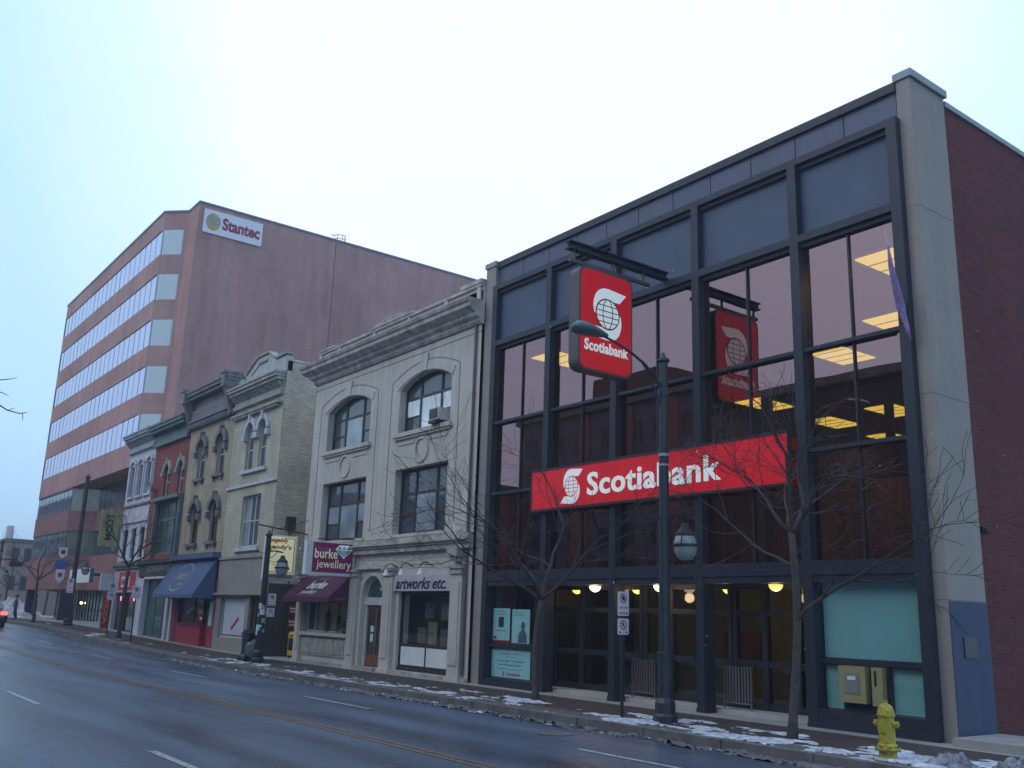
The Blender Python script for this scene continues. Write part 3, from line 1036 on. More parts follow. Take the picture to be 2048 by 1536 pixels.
# doors line
DY = 1.08
def door_bay(x0, x1, splits, trans_z=2.14):
    f = MB()
    w_ = 0.07
    xs = [x0] + splits + [x1]
    for x in xs:
        f.box(x - w_, x + w_, DY, DY + 0.14, 0.08, 2.80)
    f.box(x0, x1, DY + .01, DY + .13, trans_z - .06, trans_z + .06)
    f.box(x0, x1, DY + .01, DY + .13, 2.66, 2.80)
    for a, b_ in zip(xs[:-1], xs[1:]):
        f.box(a + w_, b_ - w_, DY + .02, DY + .10, 0.08, 0.24)
        f.box(a + w_, b_ - w_, DY + .02, DY + .10, 0.98, 1.12)
    d = f.build('door', BRONZE, bank)
    for a, b_ in zip(xs[:-1], xs[1:]):
        for z0, z1 in ((0.24, 0.98), (1.12, trans_z - .06), (trans_z + .06, 2.66)):
            g2 = MB()
            g2.add([(a + w_, DY + .06, z0), (b_ - w_, DY + .06, z0), (b_ - w_, DY + .06, z1), (a + w_, DY + .06, z1)], [(0, 1, 2, 3)])
            g2.build('pane', G_DOOR, d)
        h = MB()
        h.tube([(b_ - w_ - .08, DY - .05, 0.9), (b_ - w_ - .08, DY - .05, 1.25)], 0.014, 6)
        h.build('handle', POSTM, d)
door_bay(1.55, 4.95, [2.68, 3.84])
door_bay(5.05, 7.80, [5.95, 6.9])
door_bay(7.9, 10.4, [8.75, 9.6])
# hanging bowl lamps in the entrance
BOWL = emis('lit_bowl', (1.0, 0.80, 0.45), 5.0)
BOWLO = emis('lit_amber_bowl', (1.0, 0.55, 0.12), 1.6)
for x, mm, en, lb in ((3.72, BOWL, 9, 'glowing half-round bowl lamp over the leftmost entrance bay'), (6.04, BOWL, 9, 'glowing bowl lamp half hidden by the street lamp post'), (9.45, BOWLO, 5, 'amber bowl lamp over the right entrance doors')):
    t_ = thing('bowl_lamp', (x, 0.62, 2.78), lb, 'lamp', 'bowl lamps over the bank entrance')
    mb = MB()
    mb.lathe([(0.02, -0.172)] + [(0.15 * math.cos(q), -0.03 - 0.14 * math.sin(q)) for q in [R(a) for a in range(75, -1, -15)]] + [(0.13, -0.028)], (x, 0.62, 2.76), 18)
    mb.build('bowl', mm, t_, True)
    mb = MB()
    mb.tube([(x, 0.62, 2.73), (x, 0.62, 2.80)], 0.05, 8)
    mb.build('stem', BLACK, t_)
    la = bpy.data.lights.new('bowl_light', 'POINT')
    la.energy = en; la.color = (1.0, 0.7, 0.35); la.shadow_soft_size = 0.12
    lo = bpy.data.objects.new('bowl_light', la); col.objects.link(lo); lo.parent = t_; lo.location = (0, -0.0, -0.30)
for x, y, lb in ((4.34, 1.55, 'dim yellowish bowl lamp inside the lobby behind the second doors'), (7.38, 1.55, 'bright bowl lamp inside the lobby left of the right doors'), (1.95, 1.55, 'faint bowl lamp inside the lobby behind the left doors')):
    t_ = thing('bowl_lamp', (x, y, 2.78), lb, 'lamp', 'bowl lamps over the bank entrance')
    mb = MB()
    mb.lathe([(0.02, -0.172)] + [(0.15 * math.cos(q), -0.03 - 0.14 * math.sin(q)) for q in [R(a) for a in range(75, -1, -15)]] + [(0.13, -0.028)], (x, y, 2.74), 18)
    mb.build('bowl', emis('lit_inner_bowl', (1.0, 0.85, 0.25), 2.4), t_, True)
    mb = MB(); mb.tube([(x, y, 2.67), (x, y, 2.80)], 0.04, 8); mb.build('stem', BLACK, t_)
    la = bpy.data.lights.new('bowl_light', 'POINT')
    la.energy = 2.0 + (13 if x > 6 else 0); la.color = (1.0, 0.78, 0.3); la.shadow_soft_size = 0.12
    lo = bpy.data.objects.new('bowl_light', la); col.objects.link(lo); lo.parent = t_; lo.location = (0, 0, -0.45)
# barriers in front of the doors
def barrier(x0, x1, lb):
    t_ = thing('metal_barrier', ((x0 + x1) / 2, 0.62, 0.085), lb, 'railing', 'slatted metal railings at the bank doors')
    mb = MB()
    mb.tube([(x0, .62, 0.085), (x0, .62, 0.98), (x1, .62, 0.98), (x1, .62, 0.085)], 0.018, 6)
    mb.tube([(x0, .62, 0.22), (x1, .62, 0.22)], 0.016, 6)
    mb.build('frame', mat('railing_metal', (0.16, 0.13, 0.14), 0.5, 0.2, 6), t_)
    mb = MB()
    n = 9
    for i in range(1, n):
        x = x0 + (x1 - x0) * i / n
        mb.box(x - .018, x + .018, .612, .628, 0.235, 0.965)
    mb.build('slats', MATS['railing_metal'], t_)
barrier(5.10, 5.85, 'low slatted metal railing behind the parking sign post')
barrier(7.98, 8.72, 'low slatted metal railing left of the right entrance doors')
# posters in the left bay
def poster(x0, x1, z0, z1, lb, lines, extra=None, y=0.27):
    t_ = thing('poster', ((x0 + x1) / 2, y, z0), lb, 'poster')
    mb = MB(); mb.box(x0, x1, y, y + .008, z0, z1); mb.build('sheet', POSTER, t_)
    W, H = x1 - x0, z1 - z0
    for s, fx, fz, fwid, fh, mm in lines:
        txt(s, mm, t_, (x0 + fx * W, y - .001, z0 + fz * H), (1, 0, 0), (0, 0, 1), fwid * W, fh * H, 0.01, 0.002)
    return t_
GR = mat('grey_print', (0.10, 0.16, 0.18), 0.6, 0)
BL = mat('dark_blue_print', (0.02, 0.04, 0.09), 0.6, 0)
t_ = poster(-0.24, 0.56, 1.24, 2.12, 'pale vertical poster with a dark photo block, left one in the bank window', [('Mortgage', .25, .88, .5, .05, GR), ('Options for you', .2, .79, .6, .05, GR), ('flexible rates', .2, .28, .6, .04, GR)])
mb = MB(); mb.box(0.04, 0.28, .262, .268, 1.60, 1.88); mb.build('picture_block', BL, t_)
mb = MB(); mb.box(-0.20, -0.05, .262, .268, 1.28, 1.34); mb.build('logo_block', SIGNR, t_)
mb = MB(); mb.box(-0.24, 0.56, .262, .268, 1.18, 1.238); mb.build('red_band', SIGNR, t_)
t_ = poster(0.66, 1.46, 1.18, 2.10, 'pale vertical poster with a standing figure, right one behind the tree trunk', [('Talk to us', .1, .88, .5, .05, GR), ('about your home', .1, .80, .6, .05, GR)])
mb = MB()
mb.prism([(0.95, 1.2), (1.35, 1.2), (1.33, 1.42), (1.26, 1.52), (1.22, 1.54), (1.27, 1.64), (1.24, 1.74), (1.17, 1.77), (1.10, 1.74), (1.08, 1.64), (1.12, 1.54), (1.04, 1.50), (0.97, 1.40)], (0, .262, 0), (1, 0, 0), (0, 0, 1), (0, 1, 0), .005)
mb.build('printed_figure', GR, t_)
t_ = poster(-0.25, 1.52, 0.24, 0.98, 'wide pale notice with bold black lines at the bottom of the bank window', [('Mortgage Centre', .22, .84, .56, .06, GR), ('Call today', .38, .73, .26, .05, GR), ('Ian Forey, AMP  (519) 660-4110', .14, .55, .72, .085, BL), ('Senior Mortgage Advisor', .2, .42, .6, .085, BL), ('Solutions for every stage of your life', .18, .28, .66, .05, GR)])
txt('Scotiabank', SIGNR, t_, (0.48, .268, 0.30), (1, 0, 0), (0, 0, 1), 0.62, 0.09, 0.02, 0.003)
logo(t_, (0.33, .268, 0.34), (1, 0, 0), (0, 0, 1), 0.035, SIGNR, POSTER, 0.002)

# ---- long red fascia sign on the bank
s1 = thing('fascia_sign', (6.1, -0.2, 4.75), 'long bright red bank sign with white lettering across the dark glass front', 'sign')
sx0, sx1, sz0, sz1, sy = 1.86, 10.42, 4.76, 5.80, -0.10
mb = MB(); mb.box(sx0, sx1, sy, -0.005, sz0, sz1); mb.build('sign_face', REDS, s1)
mb = MB()
mb.box(sx0 - .03, sx1 + .03, sy - .02, -0.004, sz0 - .06, sz0)
mb.box(sx0 - .03, sx1 + .03, sy - .02, -0.004, sz1, sz1 + .06)
mb.box(sx0 - .03, sx0, sy - .02, -0.004, sz0, sz1); mb.box(sx1, sx1 + .03, sy - .02, -0.004, sz0, sz1)
mb.build('sign_frame', BRONZE, s1)
logo(s1, (3.56, sy - .001, 5.28), (1, 0, 0), (0, 0, 1), 0.265, WHITES, REDS, 0.02)
txt('Scotiabank', WHITES, s1, (4.18, sy - .001, 4.98), (1, 0, 0), (0, 0, 1), 4.45, 0.60, 0.024, 0.02, space=1.06)

# ---- projecting square sign
s2 = thing('projecting_sign', (6.9, -2.0, 7.3), 'square red illuminated bank sign hanging from a dark beam above the pavement', 'sign')
def rrect(a0, a1, b0, b1, r, n=5):
    P = []
    for cx, cy, q0 in ((a1 - r, b1 - r, 0), (a0 + r, b1 - r, 90), (a0 + r, b0 + r, 180), (a1 - r, b0 + r, 270)):
        for i in range(n + 1):
            q = R(q0 + 90 * i / n)
            P.append((cx + r * math.cos(q), cy + r * math.sin(q)))
    return P
ya, yb, za, zb = -2.95, -1.27, 7.33, 9.80
mb = MB(); mb.prism(rrect(ya, yb, za, zb, 0.22), (6.68, 0, 0), (0, 1, 0), (0, 0, 1), (1, 0, 0), 0.34); mb.build('sign_case', SIGNEDGE, s2)
mb = MB(); mb.prism(rrect(ya + .05, yb - .05, za + .05, zb - .05, 0.19), (7.015, 0, 0), (0, 1, 0), (0, 0, 1), (1, 0, 0), 0.012); mb.build('sign_face', REDS, s2)
mb = MB(); mb.prism(rrect(ya + .05, yb - .05, za + .05, zb - .05, 0.19), (6.675, 0, 0), (0, 1, 0), (0, 0, 1), (-1, 0, 0), 0.012); mb.build('sign_face', REDS, s2)
logo(s2, (7.027, -2.08, 8.76), (0, 1, 0), (0, 0, 1), 0.36, WHITES, DKRED, 0.012)
txt('Scotiabank', WHITES, s2, (7.027, -2.78, 7.80), (0, 1, 0), (0, 0, 1), 1.36, 0.27, 0.026, 0.012, space=1.05)
logo(s2, (6.663, -2.12, 8.76), (0, -1, 0), (0, 0, 1), 0.36, WHITES, DKRED, 0.012)
txt('Scotiabank', WHITES, s2, (6.663, -1.43, 7.80), (0, -1, 0), (0, 0, 1), 1.36, 0.27, 0.026, 0.012, space=1.05)
mb = MB()
mb.box(6.76, 6.96, -3.18, 0.05, 10.16, 10.19); mb.box(6.76, 6.96, -3.18, 0.05, 10.33, 10.36); mb.box(6.845, 6.875, -3.18, 0.05, 10.19, 10.33)
mb.build('beam', BRONZE, s2)
mb = MB()
mb.box(6.82, 6.90, -3.12, -0.55, 9.86, 9.94)
for y in (-2.98, -1.75, -0.75):
    mb.tube([(6.86, y, 9.92), (6.86, y, 10.17)], 0.035, 6)
for y in (-2.6, -1.6):
    mb.tube([(6.86, y, 9.78), (6.86, y, 9.90)], 0.03, 6)
mb.build('hanger', SIGNEDGE, s2)

# ---- furled flag
fl = thing('flag', (13.15, 0.0, 7.75), 'furled pale mauve flag on a slanted pole beside the stone pier', 'flag')
mb = MB(); mb.tube([(13.12, 0.02, 7.72), (13.30, -0.75, 9.25)], [0.02, 0.014], 6); mb.build('pole', WHITE, fl)
FLG = mat('mauve_cloth', (0.25, 0.18, 0.36), 0.9, 0.35, 9)
mb = MB()
mb.tube([(13.27, -0.62, 9.0), (13.235, -0.5, 8.62), (13.20, -0.30, 8.2), (13.18, -0.16, 7.9), (13.2, -0.10, 7.65), (13.25, -0.10, 7.45), (13.28, -0.08, 7.2)], [0.012, 0.05, 0.075, 0.085, 0.06, 0.045, 0.02], 7)
mb.build('cloth', FLG, fl, True)
mb = MB(); mb.box(13.07, 13.17, -0.03, 0.0, 7.6, 7.85); mb.build('bracket', BRONZE, fl)
# wall lamp on the brick side
wl = thing('wall_lamp', (13.5, 1.62, 3.7), 'small dark lamp on the red brick wall right of the pier', 'lamp')
mb = MB(); mb.box(13.47, 13.53, 1.58, 1.68, 3.72, 3.82); mb.build('bracket', BLACK, wl)
mb = MB(); mb.lathe([(0.04, -0.08), (0.055, -0.03), (0.035, 0.03), (0.015, 0.05)], (13.57, 1.62, 3.75), 10); mb.build('shade', BLACK, wl)
# low ledge right of the pier
mb = MB(); mb.box(13.62, 17.5, -0.25, 1.35, -0.2, 0.14)
tag(mb.build('concrete_ledge', CONC, origin=(15, 0, 0)), 'low concrete ledge at the foot of the brick side wall', 'ledge')
# ------------------------------------------------------------------ grey limestone shop building
A = thing('stone_building', (-6.9, 0, 0), 'three storey grey limestone building with arched top windows and deep cornice', 'building')
ax0, ax1 = -12.72, -1.03
WZ = [(-11.42, -7.95), (-5.88, -2.62)]
holes = []
for (a, b_) in WZ:
    holes.append((a, b_, 7.92, 9.92, 0.42))
    holes.append((a, b_, 4.46, 6.68))
holes += [(-12.15, -8.42, 1.12, 2.95), (-7.60, -6.15, 0.10, 3.10, 0.72), (-5.15, -2.02, 0.12, 3.0)]
mb = MB()
wall_holes(mb, ax0, ax1, -0.3, 12.0, 0.0, holes, 0.42)
mb.box(ax0, ax0 + .02, 0.0, 18, -0.3, 12.0)
mb.build('wall', LIME, A)
mb = MB(); mb.cut().box(ax0 + .05, ax1, 0.9, 1.0, -0.3, 11.5); mb.cut().box(ax0, ax1, 17.9, 18, -.3, 12.0); mb.each('inner_wall', DARK, A)
mb = MB(); mb.box(ax0, ax1, 0.3, 18, 11.5, 11.6); mb.build('roof', COPING, A)
# panel grooves and surrounds
GRV = mat('joint_shadow_stone', (0.22, 0.21, 0.20), 0.9, 0.2)
mb = MB()
for (a, b_) in ((-12.05, -7.45), (-6.45, -2.15)):
    for x in (a, b_):
        mb.box(x - .015, x + .015, -0.012, 0.0, 4.7, 9.80)
    P = arc_pts(a, b_, 9.80, 0.50)
    arch_band(mb, P, 0.03, -0.012, 0.0)
mb.box(ax0, ax1, -0.010, 0.0, 10.60, 10.63)
mb.build('groove', GRV, A)
mb = MB()
for (a, b_) in ((-12.02, -7.48), (-6.42, -2.18)):
    mb.cut()
    arch_band(mb, arc_pts(a + .36, b_ - .36, 9.50, 0.44), 0.30, -0.03, 0.0)
    c = (a + b_) / 2
    mb.prism([(c - .16, 9.93), (c + .16, 9.93), (c + .24, 10.52), (c - .24, 10.52)], (0, -0.07, 0), (1, 0, 0), (0, 0, 1), (0, 1, 0), 0.07)
mb.each('arch_moulding', LIME, A)
# sills and roundels
for (a, b_) in WZ:
    mb = MB(); mb.box(a - .18, b_ + .18, -0.14, 0.0, 7.78, 7.92); mb.box(a - .08, b_ + .08, -0.08, 0.0, 7.70, 7.78)
    mb.build('sill', LIME, A)
    c = (a + b_) / 2
    mb = MB()
    for k in range(24):
        q0, q1 = 2 * PI * k / 24, 2 * PI * (k + 1) / 24
        for rr, w_, yy in ((0.36, .08, -0.05),):
            pts = [(c + rr * math.cos(q0), 7.22 + rr * math.sin(q0)), (c + (rr + w_) * math.cos(q0), 7.22 + (rr + w_) * math.sin(q0)), (c + (rr + w_) * math.cos(q1), 7.22 + (rr + w_) * math.sin(q1)), (c + rr * math.cos(q1), 7.22 + rr * math.sin(q1))]
            mb.prism(pts, (0, yy, 0), (1, 0, 0), (0, 0, 1), (0, 1, 0), -yy)
    mb.box(a + .1, c - .46, -0.03, 0.0, 7.50, 7.60); mb.box(c + .46, b_ - .1, -0.03, 0.0, 7.50, 7.60)
    mb.build('roundel', LIME, A)
    mb = MB(); mb.box(a - .1, b_ + .1, -0.06, 0.0, 4.36, 4.46); mb.build('sill', LIME, A)
# cornice
mb = MB()
prof = [(-0.06, 10.85), (-0.14, 10.95), (-0.14, 11.02), (-0.28, 11.10), (-0.30, 11.18), (-0.46, 11.28), (-0.55, 11.34), (-0.55, 11.46), (-0.62, 11.52), (-0.62, 11.58)]
for k in range(len(prof) - 1):
    (y0, z0), (y1, z1) = prof[k], prof[k + 1]
    e_ = -y1 - .05
    mb.add([(ax0 - max(0, -y0 - .1), y0, z0), (ax1 + .05, y0, z0), (ax1 + .05, y1, z1), (ax0 - max(0, -y1 - .1), y1, z1)], [(0, 1, 2, 3)])
    mb.add([(ax0 - max(0, -y0 - .1), y0, z0), (ax0 - max(0, -y1 - .1), y1, z1), (ax0 - max(0, -y1 - .1), 0.3, z1), (ax0 - max(0, -y0 - .1), 0.3, z0)], [(0, 1, 2, 3)])
    mb.add([(ax1 + .05, y0, z0), (ax1 + .05, 0.05, z0), (ax1 + .05, 0.05, z1), (ax1 + .05, y1, z1)], [(0, 1, 2, 3)])
mb.box(ax0 - .55, ax1 + .05, -0.64, 0.0, 11.582, 11.63)
n = 44
mb.build('cornice', LIMED, A)
mb = MB()
for k in range(n):
    x = ax0 + .05 + (ax1 - ax0 - .2) * k / n
    mb.box(x, x + .13, -0.30, -0.10, 11.03, 11.14)
None
# parapet with raised centre and end blocks
mb = MB()
mb.box(ax0 + .15, ax1, 0.0, 0.3, 11.6, 12.12)
mb.build('parapet', LIME, A)
mb = MB()
mb.box(ax0 + .08, ax1, -0.08, 0.36, 12.12, 12.22)
for (a, b_, z) in ((ax0 + .08, ax0 + 1.6, 12.29), (-8.0, -5.4, 12.36), (-2.2, ax1, 12.36)):
    mb.box(a, b_, -0.11, 0.38, 12.222, z)
mb.prism([(-8.3, 12.22), (-8.0, 12.22), (-8.0, 12.36)], (0, -0.10, 0), (1, 0, 0), (0, 0, 1), (0, 1, 0), .45)
mb.prism([(-5.4, 12.22), (-5.1, 12.22), (-5.4, 12.36)], (0, -0.10, 0), (1, 0, 0), (0, 0, 1), (0, 1, 0), .45)
mb.box(-7.3, -6.1, -0.12, 0.38, 12.362, 12.44)
mb.build('coping', LIMED, A)
mb = MB()
for x in (ax0 + .15, -10.9, -8.1, -5.6, -3.2, -1.3):
    mb.cut()
    mb.box(x, x + .18, -0.06, 0.0, 11.63, 12.12)
mb.each('parapet_pier', LIME, A)
# upper windows
def art_win(a, b_, z0, z1, rise, pm, side):
    zb = z0 + (z1 - z0) * 0.62
    l, r = a + (b_ - a) * 0.30, b_ - (b_ - a) * 0.30
    return window(A, a, b_, z0, z1, 0.26, DARKW, P_GREY, xs=(l, r), zs=(zb,), rise=rise, fw_=0.10, bars=[(a + .07, l - .04, z0 + (zb - z0) * .46, z0 + (zb - z0) * .46 + .05), (r + .04, b_ - .07, z0 + (zb - z0) * .46, z0 + (zb - z0) * .46 + .05)],
                  panes=[(l + .035, r - .035, z0 + .07, zb - .03, pm), (a + .07, l - .035, z0 + (zb - z0) * .5, zb - .03, side), (r + .035, b_ - .07, z0 + (zb - z0) * .5, zb - .03, side)])
art_win(-11.42, -7.95, 7.92, 9.92, 0.42, P_PALE, P_GREY)
art_win(-5.88, -2.62, 7.92, 9.92, 0.42, P_BRIGHT, P_BRIGHT)
art_win(-11.42, -7.95, 4.46, 6.68, 0, P_PALE, P_PALE)
art_win(-5.88, -2.62, 4.46, 6.68, 0, P_PALE, P_GREY)
# window air conditioner
ac = thing('air_conditioner', (-3.25, -0.15, 7.98), 'boxy window air conditioner sticking out of the right arched window', 'air conditioner')
mb = MB(); mb.box(-3.42, -2.88, -0.30, 0.30, 8.02, 8.42); mb.build('case', mat('beige_plastic', (0.55, 0.54, 0.50), 0.6, 0.1, 5), ac)
mb = MB(); mb.box(-3.38, -2.92, -0.312, -0.30, 8.06, 8.38)
for k in range(8):
    mb.box(-3.37, -2.93, -0.32, -0.312, 8.08 + k * .037, 8.09 + k * .037)
mb.build('grille', mat('grille_grey', (0.10, 0.09, 0.10), 0.6, 0.2, 9), ac)
mb = MB(); mb.box(-3.45, -3.0, -0.30, 0.0, 7.925, 8.015); mb.build('support', DARKW, ac)
# downpipe
mb = MB(); mb.tube([(-1.26, -0.06, 0.2), (-1.26, -0.06, 10.9)], 0.045, 8); mb.build('downpipe', mat('pipe_brown', (0.14, 0.11, 0.11), 0.6, 0.2), A)
# shopfront
mb = MB()
mb.box(-8.5, ax1, -0.30, 0.0, 4.10, 4.16); mb.box(-8.5, ax1, -0.22, 0.0, 4.02, 4.098)
mb.box(ax0, ax1, -0.20, 0.0, 4.165, 4.32)
mb.box(-8.3, ax1, -0.16, 0.0, 3.86, 4.018)
mb.build('string_cornice', LIMED, A)
mb = MB()
for a, b_ in ((-12.65, -12.2), (-8.40, -7.85), (-6.02, -5.40), (-1.95, -1.34)):
    mb.cut()
    mb.box(a, b_, -0.14, 0.0, 0.12, 3.10)
    mb.box(a + .1, b_ - .1, -0.17, -0.14, 0.45, 2.85)
    mb.box(a - .05, b_ + .05, -0.19, 0.0, -0.3, 0.12)
mb.each('pilaster', LIME, A)
mb = MB()
for a, b_ in ((-12.65, -12.2), (-8.40, -7.85), (-6.02, -5.40), (-1.95, -1.34)):
    mb.cut()
    mb.box(a - .05, b_ + .05, -0.20, 0.0, 3.10, 3.18); mb.box(a - .02, b_ + .02, -0.17, 0.0, 3.18, 3.26); mb.box(a - .07, b_ + .07, -0.23, 0.0, 3.26, 3.34)
mb.cut()
mb.box(-2.0, -1.45, -0.30, 0.0, 3.62, 3.855); mb.box(-1.9, -1.55, -0.24, 0.0, 3.48, 3.62)
mb.each('capital', LIMED, A)
mb = MB()
arch_band(mb, arc_pts(-7.62, -6.13, 2.38, 0.74, 16), 0.13, -0.06, 0.0)
mb.box(-7.74, -7.60, -0.06, 0.0, 0.1, 2.38); mb.box(-6.15, -6.03, -0.06, 0.0, 0.1, 2.38)
mb.box(-8.3, -5.4, -0.14, 0.0, 3.345, 3.42)
mb.build('arch_surround', LIME, A)
mb = MB(); mb.box(ax0, ax1, -0.12, 0.0, -0.3, 0.10); mb.box(-12.1, -8.45, -0.05, 0.0, 0.3, 0.92); mb.box(-11.9, -8.65, -0.075, -0.05, 0.38, 0.84)
mb.build('plinth', LIMED, A)
mb = MB(); mb.box(-12.2, -8.40, -0.16, 0.24, 1.0, 1.12); mb.build('sill', LIME, A)
# burke window
window(A, -12.15, -8.42, 1.12, 2.95, 0.16, OFFW, P_DARK, xs=(-11.5,), fw_=0.07, panes=[(-11.25, -9.8, 1.25, 2.2, pane_mat('warm_display_pane', (0.22, 0.16, 0.06), 0.2)), (-9.5, -8.6, 1.25, 2.2, MATS['warm_display_pane'])])
mb = MB()
for x, h, w_ in ((-10.5, .75, .14), (-9.6, .55, .12), (-9.0, .35, .3)):
    mb.cut()
    mb.lathe([(w_, 1.2), (w_ * .7, 1.2 + h * .4), (w_ * .9, 1.2 + h * .7), (w_ * .3, 1.2 + h * .85), (w_ * .35, 1.2 + h)], (x, 0.17, 0), 10)
mb.each('display_bust', mat('display_bust_cloth', (0.06, 0.05, 0.06), 0.8, 0.2), A)
# arched doorway
f = window(A, -7.60, -6.15, 2.30, 3.10, 0.12, OFFW, P_GREEN, rise=0.72, name='transom_window', fw_=0.10)
mb = MB(); mb.box(-7.60, -6.15, 0.06, 0.24, 2.14, 2.30); mb.box(-7.60, -7.42, 0.10, 0.22, 0.1, 2.14); mb.box(-6.27, -6.15, 0.10, 0.22, 0.1, 2.14); mb.build('door_frame', OFFW, A)
mb = MB()
for a, b_ in ((-7.42, -7.34), (-6.90, -6.78), (-6.36, -6.27)):
    mb.box(a, b_, 0.15, 0.20, 0.14, 2.14)
mb.box(-7.34, -6.90, 0.15, 0.20, 0.14, 0.50); mb.box(-6.78, -6.36, 0.15, 0.20, 0.14, 0.50); mb.box(-7.34, -6.36, 0.152, 0.198, 2.02, 2.14)
dr = mb.build('door', WOOD, A)
mb = MB(); mb.box(-7.34, -6.36, 0.172, 0.18, 0.5, 2.02); mb.build('pane', P_DARK, dr)
mb = MB(); mb.box(-7.2, -7.0, 0.165, 0.172, 1.25, 1.45); mb.box(-7.2, -7.02, 0.165, 0.172, 0.92, 1.18); mb.build('notice', POSTER, dr)
mb = MB(); mb.box(-7.62, -6.13, -0.30, 0.2, -0.3, 0.11); mb.build('door_step', CONC, A)
txt('425', WHITE, A, (-6.72, 0.155, 2.62), (1, 0, 0), (0, 0, 1), 0.28, 0.13, 0.02, 0.004, name='house_number')
# right shop window
f = window(A, -5.15, -2.02, 0.20, 2.60, 0.10, DARKW, G_CLEAR, zs=(0.92,), fw_=0.08)
mb = MB()
mb.box(-5.03, -3.60, 0.11, 0.13, 0.30, 0.86); mb.box(-3.50, -2.12, 0.11, 0.13, 0.30, 0.86)
mb.build('white_panel', WHITE, f)
mb = MB(); mb.box(-5.15, -2.02, 0.05, 0.2, 0.1, 0.20); mb.build('sill', DARKW, A)
mb = MB(); mb.box(-5.1, -2.1, 0.2, 0.88, 0.86, 0.92); mb.build('display_shelf', mat('shelf_grey', (0.2, 0.2, 0.22), 0.7, 0.1), f)
PF = [(-4.6, 1.05, .5, .5, (0.10, 0.13, 0.10)), (-3.95, 1.0, .55, .75, (0.18, 0.17, 0.10)), (-3.25, 1.02, .45, .5, (0.06, 0.10, 0.10)), (-2.6, 1.0, .5, .65, (0.20, 0.12, 0.06)), (-4.2, 1.85, .5, .5, (0.10, 0.09, 0.12)), (-3.2, 1.8, .6, .5, (0.14, 0.15, 0.16))]
nm = ['leftmost small dark green framed picture low in the art shop window', 'tall olive framed picture in the art shop window', 'small blue-green framed picture in the middle of the art shop window', 'orange-brown framed picture at the right of the art shop window', 'mauve framed picture hanging upper left in the art shop window', 'grey framed picture hanging upper right in the art shop window']
for (x, z, w_, h, c), lb in zip(PF, nm):
    t_ = thing('framed_picture', (x, 0.6, z), lb, 'picture', 'pictures in the art shop window')
    mb = MB(); mb.box(x - w_ / 2, x + w_ / 2, 0.60, 0.63, z - .08, z + h - .08); mb.build('frame', WOOD, t_)
    mb = MB(); mb.box(x - w_ / 2 + .05, x + w_ / 2 - .05, 0.59, 0.60, z - .03, z + h - .13); mb.build('canvas', mat('picture_%d' % int(x * -100 + z * 10), c, 0.7, 0.7, 7), t_)
# artworks sign
s = thing('shop_sign', (-3.6, -0.1, 2.6), 'pale board with dark italic lettering over the right shop window', 'sign')
mb = MB(); mb.box(-5.38, -2.0, -0.10, 0.06, 2.60, 3.10); mb.build('board', mat('lilac_white_board', (0.48, 0.46, 0.50), 0.7, 0.06), s)
txt('artworks etc.', mat('purple_black_print', (0.03, 0.015, 0.04), 0.5, 0), s, (-5.22, -0.102, 2.66), (1, 0, 0), (0, 0, 1), 3.0, 0.36, 0.015, 0.01, 0.35)
for x in (-5.3, -4.3, -3.15):
    lb = {-5.3: 'leftmost', -4.3: 'middle', -3.15: 'rightmost'}[x] + ' of three small white spotlights above the art shop sign'
    t_ = thing('spotlight', (x, -0.14, 3.3), lb, 'lamp', 'spotlights over the art shop sign')
    mb = MB(); mb.tube([(x, -0.0, 3.36), (x, -0.30, 3.48), (x, -0.48, 3.40), (x, -0.50, 3.28)], 0.018, 6); mb.build('arm', POSTM, t_)
    mb = MB(); mb.lathe([(0.12, 0), (0.03, 0.20), (0.02, 0.22)], (x + .03, -0.48, 3.08), 10); mb.build('shade', WHITE, t_)

# awning burke
def awning(x0, x1, zt, zb, proj, m, lb, val=0.18, y0=-0.02):
    t_ = thing('awning', ((x0 + x1) / 2, y0, zb), lb, 'awning')
    th = 0.02
    mb = MB()
    mb.add([(x0, y0, zt), (x1, y0, zt), (x1, y0 - proj, zb), (x0, y0 - proj, zb), (x0, y0, zt - th * 2), (x1, y0, zt - th * 2), (x1, y0 - proj + th, zb), (x0, y0 - proj + th, zb)],
           [(3, 2, 1, 0), (4, 5, 6, 7), (0, 1, 5, 4)])
    mb.box(x0, x1, y0 - proj, y0 - proj + .015, zb - val, zb)
    for x in (x0, x1):
        e_ = .012 if x == x0 else -.012
        mb.prism([(y0, zt - .01), (y0, zb - val), (y0 - proj + .02, zb - val), (y0 - proj + .02, zb)], (x, 0, 0), (0, 1, 0), (0, 0, 1), (1, 0, 0), e_)
    mb.build('canopy', m, t_)
    mb = MB()
    for x in (x0 + .04, (x0 + x1) / 2, x1 - .04):
        mb.tube([(x, y0, zb - .05), (x, y0 - proj + .05, zb - .05), (x, y0, zt - .12)], 0.014, 5)
    mb.build('frame', POSTM, t_)
    return t_, Vector((x0, y0 - proj, zb)), Vector((0, proj, zt - zb)).normalized()
t_, o_, uy_ = awning(-12.35, -8.45, 3.18, 2.38, 0.85, MAROON, 'maroon fabric awning over the jewellery shop window')
off = Vector((0, -.012, .012))
txt('bob', mat('dim_print', (0.25, 0.18, 0.25), 0.7, 0), t_, o_ + Vector((1.75, 0, 0)) + uy_ * 0.90 + off, (1, 0, 0), uy_, 0.75, 0.14, 0, 0.004, 0.3)
txt('burke', WHITE, t_, o_ + Vector((1.35, 0, 0)) + uy_ * 0.42 + off, (1, 0, 0), uy_, 1.45, 0.42, 0.02, 0.004, 0.3)
txt('jewellery', WHITE, t_, o_ + Vector((1.25, 0, 0)) + uy_ * 0.08 + off, (1, 0, 0), uy_, 1.30, 0.27, 0.0, 0.004, 0.3)
